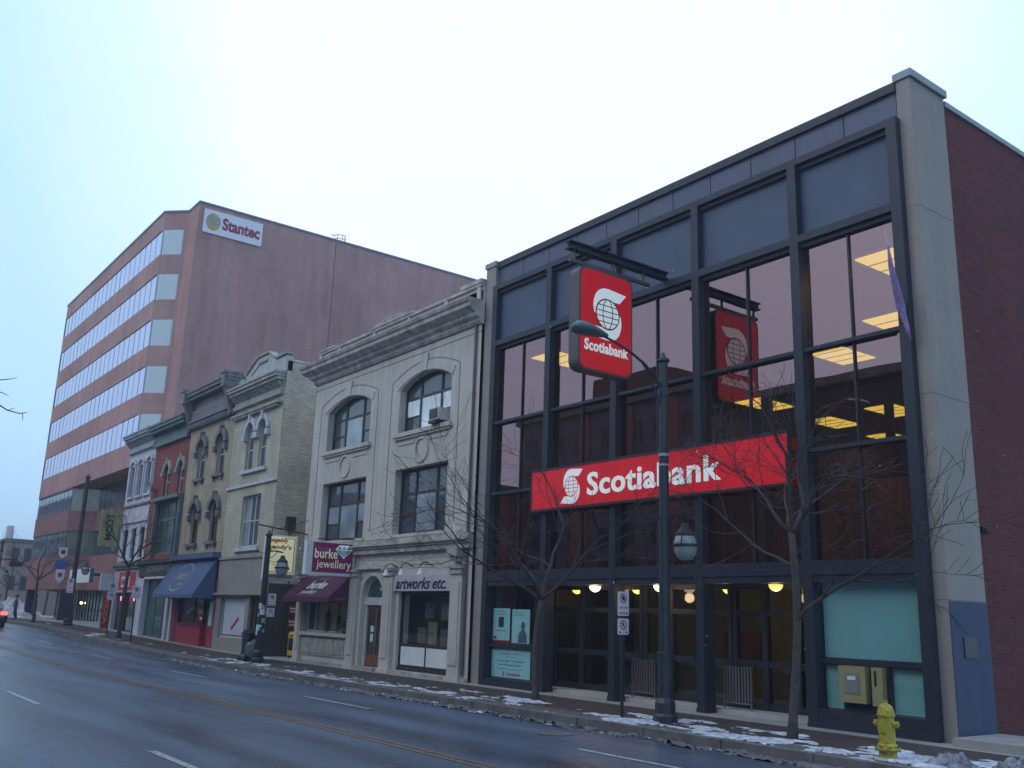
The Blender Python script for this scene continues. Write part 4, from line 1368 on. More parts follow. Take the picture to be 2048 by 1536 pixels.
txt('burke', MATS['dim_print'], t_, (-8.445, -0.62, 2.28), (0, 1, 0), (0, 0, 1), 0.4, 0.09, 0.0, 0.003)

# burke projecting sign
s = thing('projecting_sign', (-8.9, -0.85, 3.1), 'purple jewellery sign with blue diamond and white frame above the maroon awning', 'sign')
bx = -8.30
mb = MB(); mb.box(bx - .22, bx, -1.93, -0.06, 3.10, 4.26); mb.build('case', WHITE, s)
PURP = mat('purple_face', (0.15, 0.012, 0.09), 0.4, 0.05, 1, emit=(0.15, 0.012, 0.09), es=.12)
CREAMT = mat('cream_print', (0.75, 0.72, 0.48), 0.5, 0, emit=(0.7, 0.68, 0.45), es=.15)
mb = MB(); mb.box(bx + .002, bx + .012, -1.69, -0.13, 3.20, 4.22); mb.build('sign_face', PURP, s)
mb = MB(); mb.box(bx - .232, bx - .222, -1.69, -0.13, 3.20, 4.22); mb.build('sign_face', PURP, s)
X_ = bx + .013
txt('bob', MATS['cream_print'] if False else mat('mauve_print', (0.35, 0.15, 0.30), 0.5, 0), s, (X_, -1.50, 3.94), (0, 1, 0), (0, 0, 1), 0.42, 0.17, 0, 0.004)
txt('burke', CREAMT, s, (X_, -1.62, 3.68), (0, 1, 0), (0, 0, 1), 0.88, 0.34, 0.012, 0.006)
txt('jewellery', CREAMT, s, (X_, -1.52, 3.26), (0, 1, 0), (0, 0, 1), 1.32, 0.38, 0.0, 0.006)
mb = MB(); mb.prism([(-0.84, 4.02), (-0.68, 4.17), (-0.30, 4.17), (-0.16, 4.02), (-0.50, 3.70)], (X_ + .004, 0, 0), (0, 1, 0), (0, 0, 1), (-1, 0, 0), .004); mb.build('diamond', mat('diamond_white', (0.7, 0.8, 0.8), 0.5, 0, emit=(.6, .75, .75), es=.2), s)
DT = [mat('diamond_teal_%d' % i, c, 0.5, 0) for i, c in enumerate(((0.10, 0.40, 0.42), (0.22, 0.55, 0.58), (0.06, 0.25, 0.32)))]
for k, tri in enumerate([[(-0.80, 4.02), (-0.60, 4.02), (-0.67, 4.13)], [(-0.60, 4.02), (-0.40, 4.02), (-0.50, 4.13)], [(-0.40, 4.02), (-0.20, 4.02), (-0.32, 4.13)], [(-0.79, 3.99), (-0.61, 3.99), (-0.52, 3.76)], [(-0.59, 3.99), (-0.41, 3.99), (-0.50, 3.75)], [(-0.39, 3.99), (-0.21, 3.99), (-0.48, 3.76)]]):
    mb = MB(); mb.prism(tri, (X_ + .009, 0, 0), (0, 1, 0), (0, 0, 1), (-1, 0, 0), .004); mb.build('diamond_facet', DT[k % 3], s)
mb = MB(); mb.tube([(bx - .1, 0.0, 4.42), (bx - .1, -1.5, 4.34)], 0.025, 6); mb.tube([(bx - .1, 0.0, 4.0), (bx - .1, -.1, 4.0)], 0.03, 6); mb.build('bracket', POSTM, s)

# pageddy sign
s = thing('projecting_sign', (-12.35, -1.0, 2.9), 'pale yellow upright restaurant sign with red lettering behind the acorn street lamp', 'sign')
px_ = -12.30
mb = MB(); mb.box(px_ - .26, px_, -1.72, -0.46, 2.98, 4.68); mb.build('case', WHITE, s)
PY = mat('pale_yellow_face', (0.62, 0.60, 0.36), 0.4, 0.08, 2, emit=(.62, .60, .36), es=.40)
mb = MB(); mb.box(px_ + .002, px_ + .012, -1.66, -0.53, 3.22, 4.62); mb.build('sign_face', PY, s)
mb = MB(); mb.box(px_ + .002, px_ + .012, -1.66, -0.53, 3.04, 3.20); mb.build('sign_face', mat('pinkish_strip', (0.45, 0.34, 0.36), 0.5, 0.05), s)
mb = MB()
for (a, b_, c, d) in ((-1.63, -1.59, 3.26, 4.58), (-0.60, -0.56, 3.26, 4.58), (-1.63, -.56, 3.26, 3.29), (-1.0, -.56, 4.55, 4.58)):
    mb.box(px_ + .013, px_ + .016, a, b_, c, d)
mb.build('border_line', mat('olive_print', (0.28, 0.25, 0.06), 0.5, 0), s)
mb = MB(); mb.prism([(-1.62, 3.9), (-1.56, 3.9), (-1.50, 4.12), (-1.36, 4.2), (-1.36, 4.26), (-1.5, 4.25), (-1.62, 4.16)], (px_ + .018, 0, 0), (0, 1, 0), (0, 0, 1), (-1, 0, 0), .004); mb.build('yellow_mark', mat('bright_yellow', (0.70, 0.55, 0.0), 0.5, 0), s)
RP = mat('sign_red_letter', (0.50, 0.03, 0.02), 0.5, 0)
txt('pageddy', RP, s, (px_ + .013, -1.58, 4.36), (0, 1, 0), (0, 0, 1), 0.72, 0.21, 0.03, 0.006)
txt("andy's", RP, s, (px_ + .013, -1.48, 4.10), (0, 1, 0), (0, 0, 1), 0.78, 0.22, 0.03, 0.006)
GP = mat('green_print', (0.05, 0.25, 0.15), 0.5, 0)
txt('Licensed', MATS['green_print'], s, (px_ + .013, -1.55, 3.62), (0, 1, 0), (0, 0, 1), 0.45, 0.09, 0, 0.004)
txt('•Open', GP, s, (px_ + .013, -1.45, 3.50), (0, 1, 0), (0, 0, 1), 0.38, 0.09, 0, 0.004)
txt('•Evening', GP, s, (px_ + .013, -1.28, 3.36), (0, 1, 0), (0, 0, 1), 0.58, 0.11, 0.01, 0.004)
txt('• 427 Richmond •', SIGNB, s, (px_ + .013, -1.60, 3.08), (0, 1, 0), (0, 0, 1), 1.0, 0.08, 0.01, 0.004)
mb = MB(); mb.tube([(-12.42, 0.05, 4.78), (-12.42, -2.05, 5.02)], 0.03, 6); mb.tube([(-12.42, 0.05, 5.35), (-12.42, -1.2, 4.93)], 0.012, 5); mb.tube([(-12.42, 0.05, 4.86), (-12.42, 0.4, 4.86)], 0.03, 6)
for y in (-1.5, -0.7):
    mb.tube([(-12.42, y, 4.66), (-12.42, y, 4.92)], 0.014, 5)
mb.build('bracket', POSTM, s)

# ------------------------------------------------------------------ buff brick building with side wall
B = thing('buff_brick_building', (-18.4, 0, 0), 'buff brick building with a white gabled parapet and twin arched windows', 'building')
x0, x1 = -21.55, -15.90
YF = brick('buff_painted_front', (0.56, 0.50, 0.385), (0.50, 0.445, 0.34), (0.41, 0.37, 0.29), var=.2, vs=1.0, streak=.2)
mb = MB()
wall_holes(mb, x0, x1, 4.05, 12.2, 0.0, [(-19.75, -18.85, 8.05, 10.25, 0.45), (-18.30, -17.40, 8.05, 10.25, 0.45), (-19.55, -17.45, 4.55, 6.85)], 0.22)
mb.build('front_wall', BRICKYP if False else YF, B)
mb = MB(); mb.box(x1 - .25, x1, 0.02, 16, -0.2, 12.6); mb.box(x0, x1, 15.9, 16, -0.2, 12); mb.build('side_wall', BRICKY, B)
mb = MB(); mb.box(x1 - .30, x1 + .04, 0.2, 16, 12.6, 12.68); mb.box(x0, x1 - .3, .3, 15.9, 12.0, 12.06); mb.build('coping', WHITEP, B)
mb = MB(); mb.box(x1, x1 + .02, 0.05, 8, 0, 2.95); mb.build('painted_base', mat('dark_brown_paint', (0.06, 0.05, 0.045), 0.8, 0.25), B)
mb = MB(); wall_holes(mb, x0, x1, -0.2, 4.05, -0.03, [(-20.95, -18.0, 0.62, 2.42), (-17.6, -15.95, 0.1, 2.42)], 0.3); mb.box(x1 - .1, x1 + .02, -.03, .05, -.2, 4.05); mb.build('shopfront', TAN, B)
mb = MB(); mb.box(x0 + .1, x1 - .3, .6, .65, -.2, 12); mb.build('inner_wall', DARK, B)
mb = MB(); mb.box(x0, x1 + .05, -0.22, 0.0, 2.46, 2.56); mb.box(x0, x1, -.10, 0, 4.05, 4.15); mb.build('ledge', TAN, B)
for (a, b_) in ((-19.75, -18.85), (-18.30, -17.40)):
    mb = MB(); P = arc_pts(a - .02, b_ + .02, 9.78, 0.47, 12); arch_band(mb, P, 0.24, -0.14, 0.0)
    mb.box(a - .28, a - .02, -0.18, 0, 9.45, 9.72); mb.box(b_ + .02, b_ + .28, -0.18, 0, 9.45, 9.72)
    mb.box((a + b_) / 2 - .1, (a + b_) / 2 + .1, -0.2, 0, 10.22, 10.62)
    mb.build('window_hood', WHITEP, B)
    window(B, a, b_, 8.05, 10.25, 0.12, OFFW, P_GREY, rise=0.45, zs=(9.0,), fw_=0.07)
mb = MB(); mb.box(-20.0, -17.15, -0.14, 0, 7.88, 8.03); mb.build('sill', WHITEP, B)
mb = MB(); mb.box(x0, x1, -0.10, 0, 7.28, 7.40); mb.build('string_course', WHITEP, B)
window(B, -19.55, -17.45, 4.55, 6.85, 0.12, OFFW, P_GREY, xs=(-18.75, -18.25), zs=(5.7,), fw_=0.08, panes=[(-19.4, -18.8, 4.65, 6.75, P_PALE)])
mb = MB(); mb.box(-19.85, -17.15, -0.14, 0, 4.36, 4.53); mb.build('sill', WHITEP, B)
window(B, -20.95, -18.0, 0.62, 2.42, 0.10, OFFW, P_DARK, fw_=0.07, panes=[(-20.8, -18.3, 0.75, 2.32, mat('white_window_paper', (0.50, 0.54, 0.60), 0.6, 0.08, 1))])
mb = MB(); mb.prism([(-19.9, 1.0), (-19.7, 0.95), (-18.95, 1.42), (-19.05, 1.55)], (0, 0.125, 0), (1, 0, 0), (0, 0, 1), (0, 1, 0), .004); mb.build('red_stripe', SIGNR, B)
f = window(B, -17.6, -15.95, 0.1, 2.42, 0.10, DARKW, P_DARK, xs=(-17.1, -16.4), fw_=0.07, name='shop_door')
# cornice with brackets
def cornice(parent, x0, x1, z0, z1, out_, m, brk, name='cornice', dm=None, side=True):
    h = z1 - z0
    mb = MB()
    mb.box(x0, x1, -out_ * .35, 0, z0, z0 + h * .18)
    mb.box(x0, x1, -out_ * .18, 0, z0 + h * .18, z0 + h * .62)
    mb.box(x0 - .04, x1 + .04, -out_ * .8, 0, z0 + h * .62, z0 + h * .76)
    mb.box(x0 - .08, x1 + .08, -out_, 0.1, z0 + h * .76, z0 + h * .90)
    mb.box(x0 - .12, x1 + .12, -out_ * 1.1, 0.1, z0 + h * .90, z1)
    c_ = mb.build(name, m, parent)
    mb = MB()
    for k in range(brk):
        x = x0 + (x1 - x0) * (k + .5) / brk
        w_ = (x1 - x0) / brk * .24
        mb.prism([(0, z0 + h * .34), (-out_ * .3, z0 + h * .36), (-out_ * .7, z0 + h * .60), (0, z0 + h * .60)], (x - w_, 0, 0), (0, 1, 0), (0, 0, 1), (1, 0, 0), w_ * 2)
    mb.build('brackets', dm or m, parent)
    return c_
cornice(B, x0 + .02, x1 - .15, 11.1, 12.12, 0.5, BUFFM, 20)
mb = MB(); mb.box(x0 + .02, x1 - .15, -0.24, 0, 10.72, 10.84)
for k in range(26):
    x = x0 + .05 + k * (x1 - x0 - .3) / 26
    mb.box(x, x + .11, -0.20, 0, 10.60, 10.72)
mb.build('dentil_band', BUFFM, B)
mb = MB()
mb.box(x0, -20.9, -0.05, .25, 12.15, 12.62)
mb.prism([(-20.4, 12.15), (-17.1, 12.15), (-17.1, 12.85), (-17.9, 13.30), (-19.2, 13.30), (-20.4, 12.72)], (0, -0.05, 0), (1, 0, 0), (0, 0, 1), (0, 1, 0), .3)
mb.box(-17.1, x1, -0.05, .25, 12.15, 12.85)
mb.build('parapet', mat('parapet_grey_white', (.44, .45, .44), .8, .15, 2, .2, 15, .25), B)
mb = MB()
for (a, c), (b_, d) in (((-20.5, 12.72), (-19.2, 13.34)), ((-19.2, 13.34), (-17.9, 13.34)), ((-17.9, 13.34), (-17.0, 12.9)), ((-17.0, 12.9), (-15.85, 12.9)), ((-19.8, 12.6), (-18.9, 13.0)), ((-18.9, 13.0), (-18.0, 13.0))):
    yy = -0.14 if c > 12.7 or a < -20.4 else -0.09
    mb.prism([(a, c), (b_, d), (b_, d + .09), (a, c + .09)], (0, yy, 0), (1, 0, 0), (0, 0, 1), (0, 1, 0), .4 if yy < -.1 else .05)
mb.build('parapet_coping', BUFFM, B)

# painted brick building beside it (navy awning)
Cb = thing('painted_brick_building', (-24.5, 0, 0), 'ochre painted brick building with grey ornate cornice above a navy awning and crimson shopfront', 'building')
x0, x1 = -27.75, -21.58
wn = [(-26.25, -25.15), (-23.55, -22.45)]
hs = []
for a, b_ in wn:
    hs += [(a, b_, 8.25, 10.25, 0.5), (a, b_, 4.98, 7.05, 0.5)]
mb = MB(); wall_holes(mb, x0, x1, 4.3, 11.0, 0.0, hs, 0.24); mb.box(x0, x1, 0.3, 0.4, 10.9, 13.0); mb.build('front_wall', BRICKYP, Cb)
mb = MB(); mb.box(x0, x1, .6, .65, 0, 12); mb.box(x0, x0 + .2, .01, 14, 0, 12.9); mb.build('inner_wall', BRICKR, Cb)
mb = MB(); mb.box(x0, x1, .4, 14, 11.9, 12.0); mb.build('roof', COPING, Cb)
for (a, b_) in wn:
    for zz in (8.25, 4.98):
        mb = MB(); P = arc_pts(a - .02, b_ + .02, zz + 1.5, 0.52, 12); arch_band(mb, P, 0.26, -0.16, 0.0)
        mb.box(a - .30, a - .02, -0.2, 0, zz + 1.15, zz + 1.45); mb.box(b_ + .02, b_ + .30, -0.2, 0, zz + 1.15, zz + 1.45)
        mb.box((a + b_) / 2 - .1, (a + b_) / 2 + .1, -0.22, 0, zz + 2.0, zz + 2.42)
        mb.build('window_hood', GREYM, Cb)
        window(Cb, a, b_, zz, zz + (2.0 if zz > 8 else 2.07), 0.14, OFFW if zz > 8 else DARKW, P_DARK, rise=0.5, zs=(zz + 1.0,), fw_=0.07, panes=[(a + .4, b_ - .07, zz + 1.05, zz + 1.35, P_PALE)] if zz > 8 else None)
        mb = MB(); mb.box(a - .15, b_ + .15, -0.16, 0, zz - .14, zz - .01)
        for x in (a - .02, b_ - .12):
            mb.box(x, x + .14, -0.12, 0, zz - .32, zz - .14)
        mb.build('sill', GREYM, Cb)
cornice(Cb, x0 + .02, x1 - .05, 11.75, 12.95, 0.6, GREYM, 0)
mb = MB(); mb.box(x0, x1, -0.2, .3, 11.0, 11.75); mb.box(x0, x1, -0.3, 0, 11.32, 11.42)
for k in range(24):
    x = x0 + .06 + k * (x1 - x0) / 24
    mb.box(x, x + .13, -0.27, -0.2, 11.05, 11.25)
mb.build('frieze', GREYM, Cb)
mb = MB()
for (xa) in (x0 - .02, x1 - .42):
    mb.cut()
    mb.box(xa, xa + .4, -0.74, 0.2, 12.35, 13.0); mb.box(xa - .05, xa + .45, -0.80, .2, 13.0, 13.12)
    mb.prism([(0, 11.0), (-.22, 11.0), (-.42, 11.7), (-.66, 12.35), (0, 12.35)], (xa + .06, 0, 0), (0, 1, 0), (0, 0, 1), (1, 0, 0), .28)
mb.each('cornice_block', GREYM, Cb)
# shopfront crimson
mb = MB()
mb.box(-27.4, -26.55, -0.02, .3, -0.1, 3.2); mb.box(-26.55, -23.3, -0.02, .3, -0.1, 1.12); mb.box(-22.35, -21.62, -0.02, .3, -0.1, 3.2); mb.box(-26.55, -21.62, .0, .3, 2.7, 4.2)
mb.build('shopfront', CRIMSON, Cb)
mb = MB(); mb.box(-26.2, -23.5, -0.05, -0.02, .95, 1.15); mb.box(-27.1, -26.7, -0.03, -0.02, .1, 2.3); mb.build('shopfront_trim', CRIMSOND, Cb)
mb = MB(); mb.box(-27.72, -27.42, -0.10, .3, -.1, 3.1); mb.build('pilaster', WHITEP, Cb)
window(Cb, -26.55, -23.3, 1.12, 2.7, 0.08, DARKW, P_DARK, fw_=0.06, xs=(-24.6,))
mb = MB(); mb.box(-23.3, -22.35, 0.18, .25, 0.1, 2.7); dd = mb.build('door', CRIMSOND, Cb)
mb = MB(); mb.box(-23.1, -22.5, 0.17, .18, 1.0, 2.3); mb.build('pane', P_DARK, dd)
txt('Fulford', WHITE, Cb, (-25.6, .06, 1.45), Vector((1, 0, .35)), (0, 0, 1), 1.1, 0.25, 0, .004, 0.3, name='window_lettering')
t_ = thing('notice_board', (-22.0, -.05, 1.1), 'narrow white framed menu board beside the crimson doorway', 'notice board')
mb = MB(); mb.box(-22.2, -21.78, -0.06, -0.02, 1.05, 2.15); mb.build('frame', OFFW, t_)
mb = MB(); mb.box(-22.14, -21.84, -0.065, -0.06, 1.12, 2.08); mb.build('sheet', POSTER, t_)
t_, o_, uy_ = awning(-27.6, -21.7, 4.15, 2.45, 1.0, NAVY, 'navy blue sloping awning with a pale oval emblem', 0.16, -0.1)
mb = MB(); mb.box(-27.75, -21.55, -0.4, 0.0, 4.16, 4.42); mb.build('valance_box', NAVY, t_)
el = MB()
c0 = o_ + Vector((2.75, 0, 0)) + uy_ * 0.95 + off
for k in range(28):
    q0, q1 = 2 * PI * k / 28, 2 * PI * (k + 1) / 28
    for rr in (1.0,):
        pts = [(1.15 * math.cos(q0), .78 * math.sin(q0)), (1.15 * math.cos(q1), .78 * math.sin(q1)), (1.10 * math.cos(q1), .73 * math.sin(q1)), (1.10 * math.cos(q0), .73 * math.sin(q0))]
        el.add([c0 + Vector((1, 0, 0)) * a + uy_ * b_ for a, b_ in pts], [(0, 1, 2, 3)])
PAL = mat('pale_gold_print', (0.42, 0.38, 0.30), 0.7, 0)
el.build('oval_emblem', PAL, t_)
txt('Fulford', PAL, t_, c0 + Vector((-.75, 0, 0)) - uy_ * .12, (1, 0, 0), uy_, 1.5, .42, 0, .004, 0.4)
txt('cafe', PAL, t_, c0 + Vector((.1, 0, 0)) - uy_ * .45, (1, 0, 0), uy_, .45, .16, 0.01, .004)

# red brick building with green cornice
D = thing('red_brick_building', (-30.6, 0, 0), 'narrow red brick building with green cornice and dark shopfront', 'building')
x0, x1 = -33.6, -27.78
mb = MB(); wall_holes(mb, x0, x1, 4.3, 11.2, 0.0, [(-31.45, -30.55, 7.75, 9.55, .4), (-29.15, -28.25, 7.75, 9.55, .4), (-31.9, -27.95, 4.6, 7.5)], 0.22); mb.box(x0, x0 + .2, .01, 14, 0, 11.9); mb.build('front_wall', BRICKR, D)
mb = MB(); mb.box(x0, x1, .5, .55, 0, 11.5); mb.build('inner_wall', DARK, D)
mb = MB(); mb.box(x0, x1, .3, 14, 11.6, 11.7); mb.build('roof', COPING, D)
for a, b_ in ((-31.45, -30.55), (-29.15, -28.25)):
    mb = MB(); arch_band(mb, arc_pts(a - .03, b_ + .03, 9.15, .42, 10), 0.24, -0.12, 0)
    mb.box(a - .3, a - .03, -.16, 0, 8.95, 9.15); mb.box(b_ + .03, b_ + .3, -.16, 0, 8.95, 9.15); mb.box((a + b_) / 2 - .1, (a + b_) / 2 + .1, -.16, 0, 9.6, 9.95)
    mb.build('window_hood', BUFFM, D)
    window(D, a, b_, 7.75, 9.55, .12, OFFW, P_DARK, rise=.4, zs=(8.6,), fw_=.08)
mb = MB(); mb.box(-32.3, -27.85, -.35, 0, 7.5, 7.7); mb.box(-32.1, -31.85, -.2, 0, 4.5, 7.5); mb.box(-28.0, -27.8, -.2, 0, 4.5, 7.5); mb.build('bay_trim', GREENM, D)
window(D, -31.85, -28.0, 4.6, 7.5, .1, GREENM, P_GREEN, xs=(-30.6, -29.3), zs=(6.5,), fw_=.12)
cornice(D, x0 + .05, x1 - .05, 10.75, 11.95, .6, GREENM, 0)
mb = MB(); mb.box(x0, x1, -.3, 0, 4.12, 4.3); mb.box(x0, x1, -.15, 0, 3.45, 4.12); mb.build('signboard', mat('dark_green_board', (0.03, 0.045, 0.045), .6, .2), D)
txt('JOSEPHS', mat('dim_gold', (0.20, 0.19, 0.15), .6, 0), D, (-32.2, -.16, 3.58), (1, 0, 0), (0, 0, 1), 3.9, .42, .02, .01)
mb = MB(); mb.box(-33.55, -32.3, -.2, .2, 0, 3.35); mb.box(-28.25, -27.82, -.2, .2, 0, 3.35); mb.box(-32.3, -28.25, -.2, 0, 3.3, 3.42); mb.build('pilaster', WHITEP, D)
window(D, -32.3, -28.25, .22, 3.3, .1, GREENM, P_GREEN, xs=(-30.9, -29.5), fw_=.07)
dsh = thing('satellite_dish', (-32.6, -.2, 8.2), 'small grey satellite dish on the red brick front', 'dish')
mb = MB(); mb.lathe([(0.02, .10), (.2, .06), (.36, -.06), (.37, -.05), (.2, .09), (.02, .13)], (-32.75, -.35, 8.35), 14, 'y'); mb.build('dish', mat('dish_grey', (.35, .38, .42), .5, .1), dsh)
mb = MB(); mb.tube([(-32.75, -.25, 8.35), (-32.75, 0, 8.2)], .03, 6); mb.build('arm', POSTM, dsh)

# white building
E_ = thing('white_building', (-36.2, 0, 0), 'narrow white painted building with three tall windows per floor', 'building')
x0, x1 = -38.8, -33.62
ws = [(-38.1, -37.2), (-36.45, -35.55), (-34.85, -33.95)]
hs = []
for a, b_ in ws:
    hs += [(a, b_, 8.25, 10.1), (a, b_, 4.55, 6.3)]
mb = MB(); wall_holes(mb, x0, x1, 4.3, 11.2, 0, hs, .22); mb.box(x0, x0 + .2, .01, 10, 0, 11.5); mb.build('front_wall', WHITEP, E_)
mb = MB(); mb.box(x0 + .1, x1, .5, .55, 0, 11.4); mb.build('inner_wall', DARK, E_)
mb = MB(); mb.box(x0, x1, .3, 10, 11.4, 11.5); mb.build('roof', COPING, E_)
for a, b_ in ws:
    mb = MB(); arch_band(mb, arc_pts(a - .06, b_ + .06, 10.1, .3, 8), .18, -.14, 0); mb.box(a - .2, a - .03, -.1, 0, 8.2, 10.1); mb.box(b_ + .03, b_ + .2, -.1, 0, 8.2, 10.1); mb.build('window_hood', WHITEP, E_)
    window(E_, a, b_, 8.25, 10.1, .12, DARKW, P_DARK, zs=(9.1,), fw_=.06)
    window(E_, a, b_, 4.55, 6.3, .12, DARKW, P_DARK, zs=(5.4,), fw_=.06)
    mb = MB(); mb.box(a - .2, b_ + .2, -.14, 0, 4.4, 4.53); mb.box(a - .2, b_ + .2, -.14, 0, 8.1, 8.23); mb.build('sill', WHITEP, E_)
mb = MB(); mb.box(x0, x1, -.1, 0, 7.62, 7.74); mb.box(x0, x1, -.06, 0, 6.6, 6.66); mb.build('string_course', GREYM, E_)
cornice(E_, x0 + .05, x1 - .05, 10.95, 12.05, .55, mat('pale_cornice', (.34, .34, .38), .7, .2, 3, .2, 10, .25), 22)
mb = MB(); mb.box(x0, x1, -.3, 0, 4.1, 4.3); mb.box(x0, x1, -.2, 0, 3.95, 4.1); mb.build('shop_cornice', GREYM, E_)
mb = MB(); mb.box(x0, x1, -.05, .2, 2.6, 3.95); mb.build('signboard', mat('pinkish_board', (.42, .36, .40), .7, .1), E_)
mb = MB(); mb.box(-37.6, -34.4, -.08, -.05, 2.75, 3.75); mb.build('red_sign_panel', mat('red_panel', (.45, .03, .05), .5, .1), E_)
mb = MB(); mb.box(-37.0, -35.4, -.1, -.08, 2.9, 3.5); mb.build('white_sign_panel', SIGNW, E_)
txt('MAYS', mat('red_panel', (.45, .03, .05)), E_, (-36.85, -.102, 3.0), (1, 0, 0), (0, 0, 1), 1.3, .4, .02, .01)
window(E_, -38.0, -36.3, .35, 2.55, .1, DARKW, P_DARK, fw_=.06)
window(E_, -36.0, -33.8, .35, 2.55, .1, DARKW, P_DARK, fw_=.06, panes=[(-35.9, -33.9, .5, 1.2, P_PALE)])
mb = MB(); mb.box(x0, x1, .0, .2, 0, .35); mb.build('plinth', GREYM, E_)
for x, cc, lb in ((-36.9, (1, .08, .2), 'small red neon sign glowing in the left shop window'), (-34.3, (1, .10, .12), 'small red neon sign glowing in the right shop window')):
    t_ = thing('neon_sign', (x, .05, 2.2), lb, 'neon sign', 'neon signs in the shop windows')
    mb = MB(); mb.box(x - .42, x + .42, .05, .08, 2.02, 2.48); mb.build('backing', BLACK, t_)
    txt('OPEN', emis('neon_red', cc, 5.0), t_, (x - .34, .045, 2.12), (1, 0, 0), (0, 0, 1), .68, .26, .02, .01)
    la = bpy.data.lights.new('neon_light', 'POINT'); la.energy = 2; la.color = (1, .15, .3)
    lo = bpy.data.objects.new('neon_light', la); col.objects.link(lo); lo.parent = t_; lo.location = (0, -.3, .1)
# signs by the white building
s = thing('projecting_sign', (-39.2, -.6, 5.2), 'tall yellow hanging sign with dark letters written downwards, left of the white building', 'sign')
mb = MB(); mb.box(-39.25, -39.05, -1.15, -.08, 5.32, 7.5); mb.build('sign_face', mat('mustard_face', (.36, .32, .13), .6, .15, 3), s)
txt('LOOM', SIGNB, s, (-39.04, -.86, 7.2), (0, 0, -1), (0, 1, 0), 1.5, .5 * -1 if False else .42, .03, .01)
mb = MB(); mb.tube([(-39.15, 0.9, 7.3), (-39.15, -1.2, 7.3)], .03, 6); mb.build('bracket', POSTM, s)
s = thing('projecting_sign', (-39.0, .2, 2.6), 'small white box sign with teal edge beside the street tree trunk', 'sign')
mb = MB(); mb.box(-39.2, -38.95, -.75, .3, 2.7, 3.7); mb.build('case', mat('teal_white_case', (.45, .55, .56), .5, .1), s)
mb = MB(); mb.tube([(-39.1, .9, 3.6), (-39.1, .3, 3.6)], .03, 6); mb.build('bracket', POSTM, s)
s = thing('sandwich_board', (-37.2, -.9, .5), 'tall red vertical sign with orange letters on the pavement by the white building', 'sign')
mb = MB(); mb.box(-38.45, -38.35, -.62, -.18, .48, 2.6); mb.build('board', mat('orange_red', (.26, .03, .025), .6, .2, 4), s)
txt('PIZZA', mat('orange_print', (.6, .25, .05), .6, 0), s, (-38.345, -.50, 2.45), (0, 0, -1), (0, 1, 0), 1.7, .2, .02, .01)

# ------------------------------------------------------------------ office block
K = 1.07
def SX(x): return CAM.x + (x - CAM.x) * K
def SZ(z): return CAM.z + (z - CAM.z) * K
Y0 = 1.15
O = thing('office_building', (SX(-50), Y0, .5), 'large brown brick office block with mirrored window bands and a chamfered corner', 'building')
XL, XC = SX(-64.6), SX(-38.15)
XR, YR = SX(-34.95), Y0 + 1.3
ZT = SZ(27.1)
ROWS = [(SZ(24.15 - 3.09 * k), SZ(25.9 - 3.09 * k)) for k in range(5)]
ch0, ch1 = Vector((XC, Y0, 0)), Vector((XC + 1.3, YR, 0))
def vband(mb, pts, z0, z1):
    for a, b_ in zip(pts[:-1], pts[1:]):
        mb.add([(a[0], a[1], z0), (b_[0], b_[1], z0), (b_[0], b_[1], z1), (a[0], a[1], z1)], [(0, 1, 2, 3)])
mb = MB()
zs = [SZ(10.25)]
for a, b_ in reversed(ROWS):
    zs += [a, b_]
zs.append(ZT)
plan = [(XL, 40), (XL, Y0), (XC, Y0), tuple(ch1[:2]), (XR, YR)]
for i in range(0, len(zs), 2):
    vband(mb, plan, zs[i], zs[i + 1])
mb.add([(XL, Y0, SZ(10.25)), (XC, Y0, SZ(10.25)), (ch1.x, YR, SZ(10.25)), (XR, YR, SZ(10.25)), (XR, 8, SZ(10.25)), (XL, 8, SZ(10.25))], [(0, 1, 2, 3, 4, 5)])
for a, b_ in ROWS:   # reveals and the jamb strips
    vband(mb, [(XL, 40), (XL, Y0), (XL + .1, Y0)], a, b_)
    dj = (ch1 - ch0) * .12
    vband(mb, [tuple((ch1 - dj)[:2]), tuple(ch1[:2]), (XR, YR)], a, b_)
    for z in (a, b_):
        mb.add([(XL + .3, Y0, z), (XC, Y0, z), (XC, Y0 + .35, z), (XL + .3, Y0 + .35, z)], [(0, 1, 2, 3)])
mb.build('street_wall', BRICKS, O)
mb = MB()
mb.box(XR - .4, XR, YR + .01, 62, 0.0, ZT)
mb.box(XL, XR, 61.6, 62, 0, ZT)
mb.build('side_wall', BRICKS, O)
mb = MB(); mb.box(XL, XR - .4, 40, 61.6, 0, ZT - .3); mb.box(XL + .2, XR - .5, YR + .2, 61, ZT - .8, ZT - .6); mb.build('roof', COPING, O)
mb = MB()
pl_ = [(XL - .05, 40), (XL - .05, Y0 - .05), (XC + .02, Y0 - .05), (ch1.x + .02, YR - .05), (XR + .05, YR - .05), (XR + .05, 62)]
vband(mb, pl_, ZT - .02, ZT + .14)
mb.add([(XL - .05, Y0 - .05, ZT + .14), (XC, Y0 - .05, ZT + .14), (ch1.x, YR - .05, ZT + .14), (XR + .05, YR - .05, ZT + .14), (XR + .05, 62, ZT + .14), (XL - .05, 62, ZT + .14)], [(0, 1, 2, 3, 4, 5)])
mb.build('roof_edge', mat('blue_grey_flashing', (.10, .13, .24), .5, .1), O)
mb = MB()
for y in (YR + 10.3, YR + 25.5):
    mb.cut().box(XR, XR + .012, y, y + .09, 2, ZT - .1)
mb.each('expansion_joint', mat('joint_brown', (.22, .10, .10), .9, .1), O)
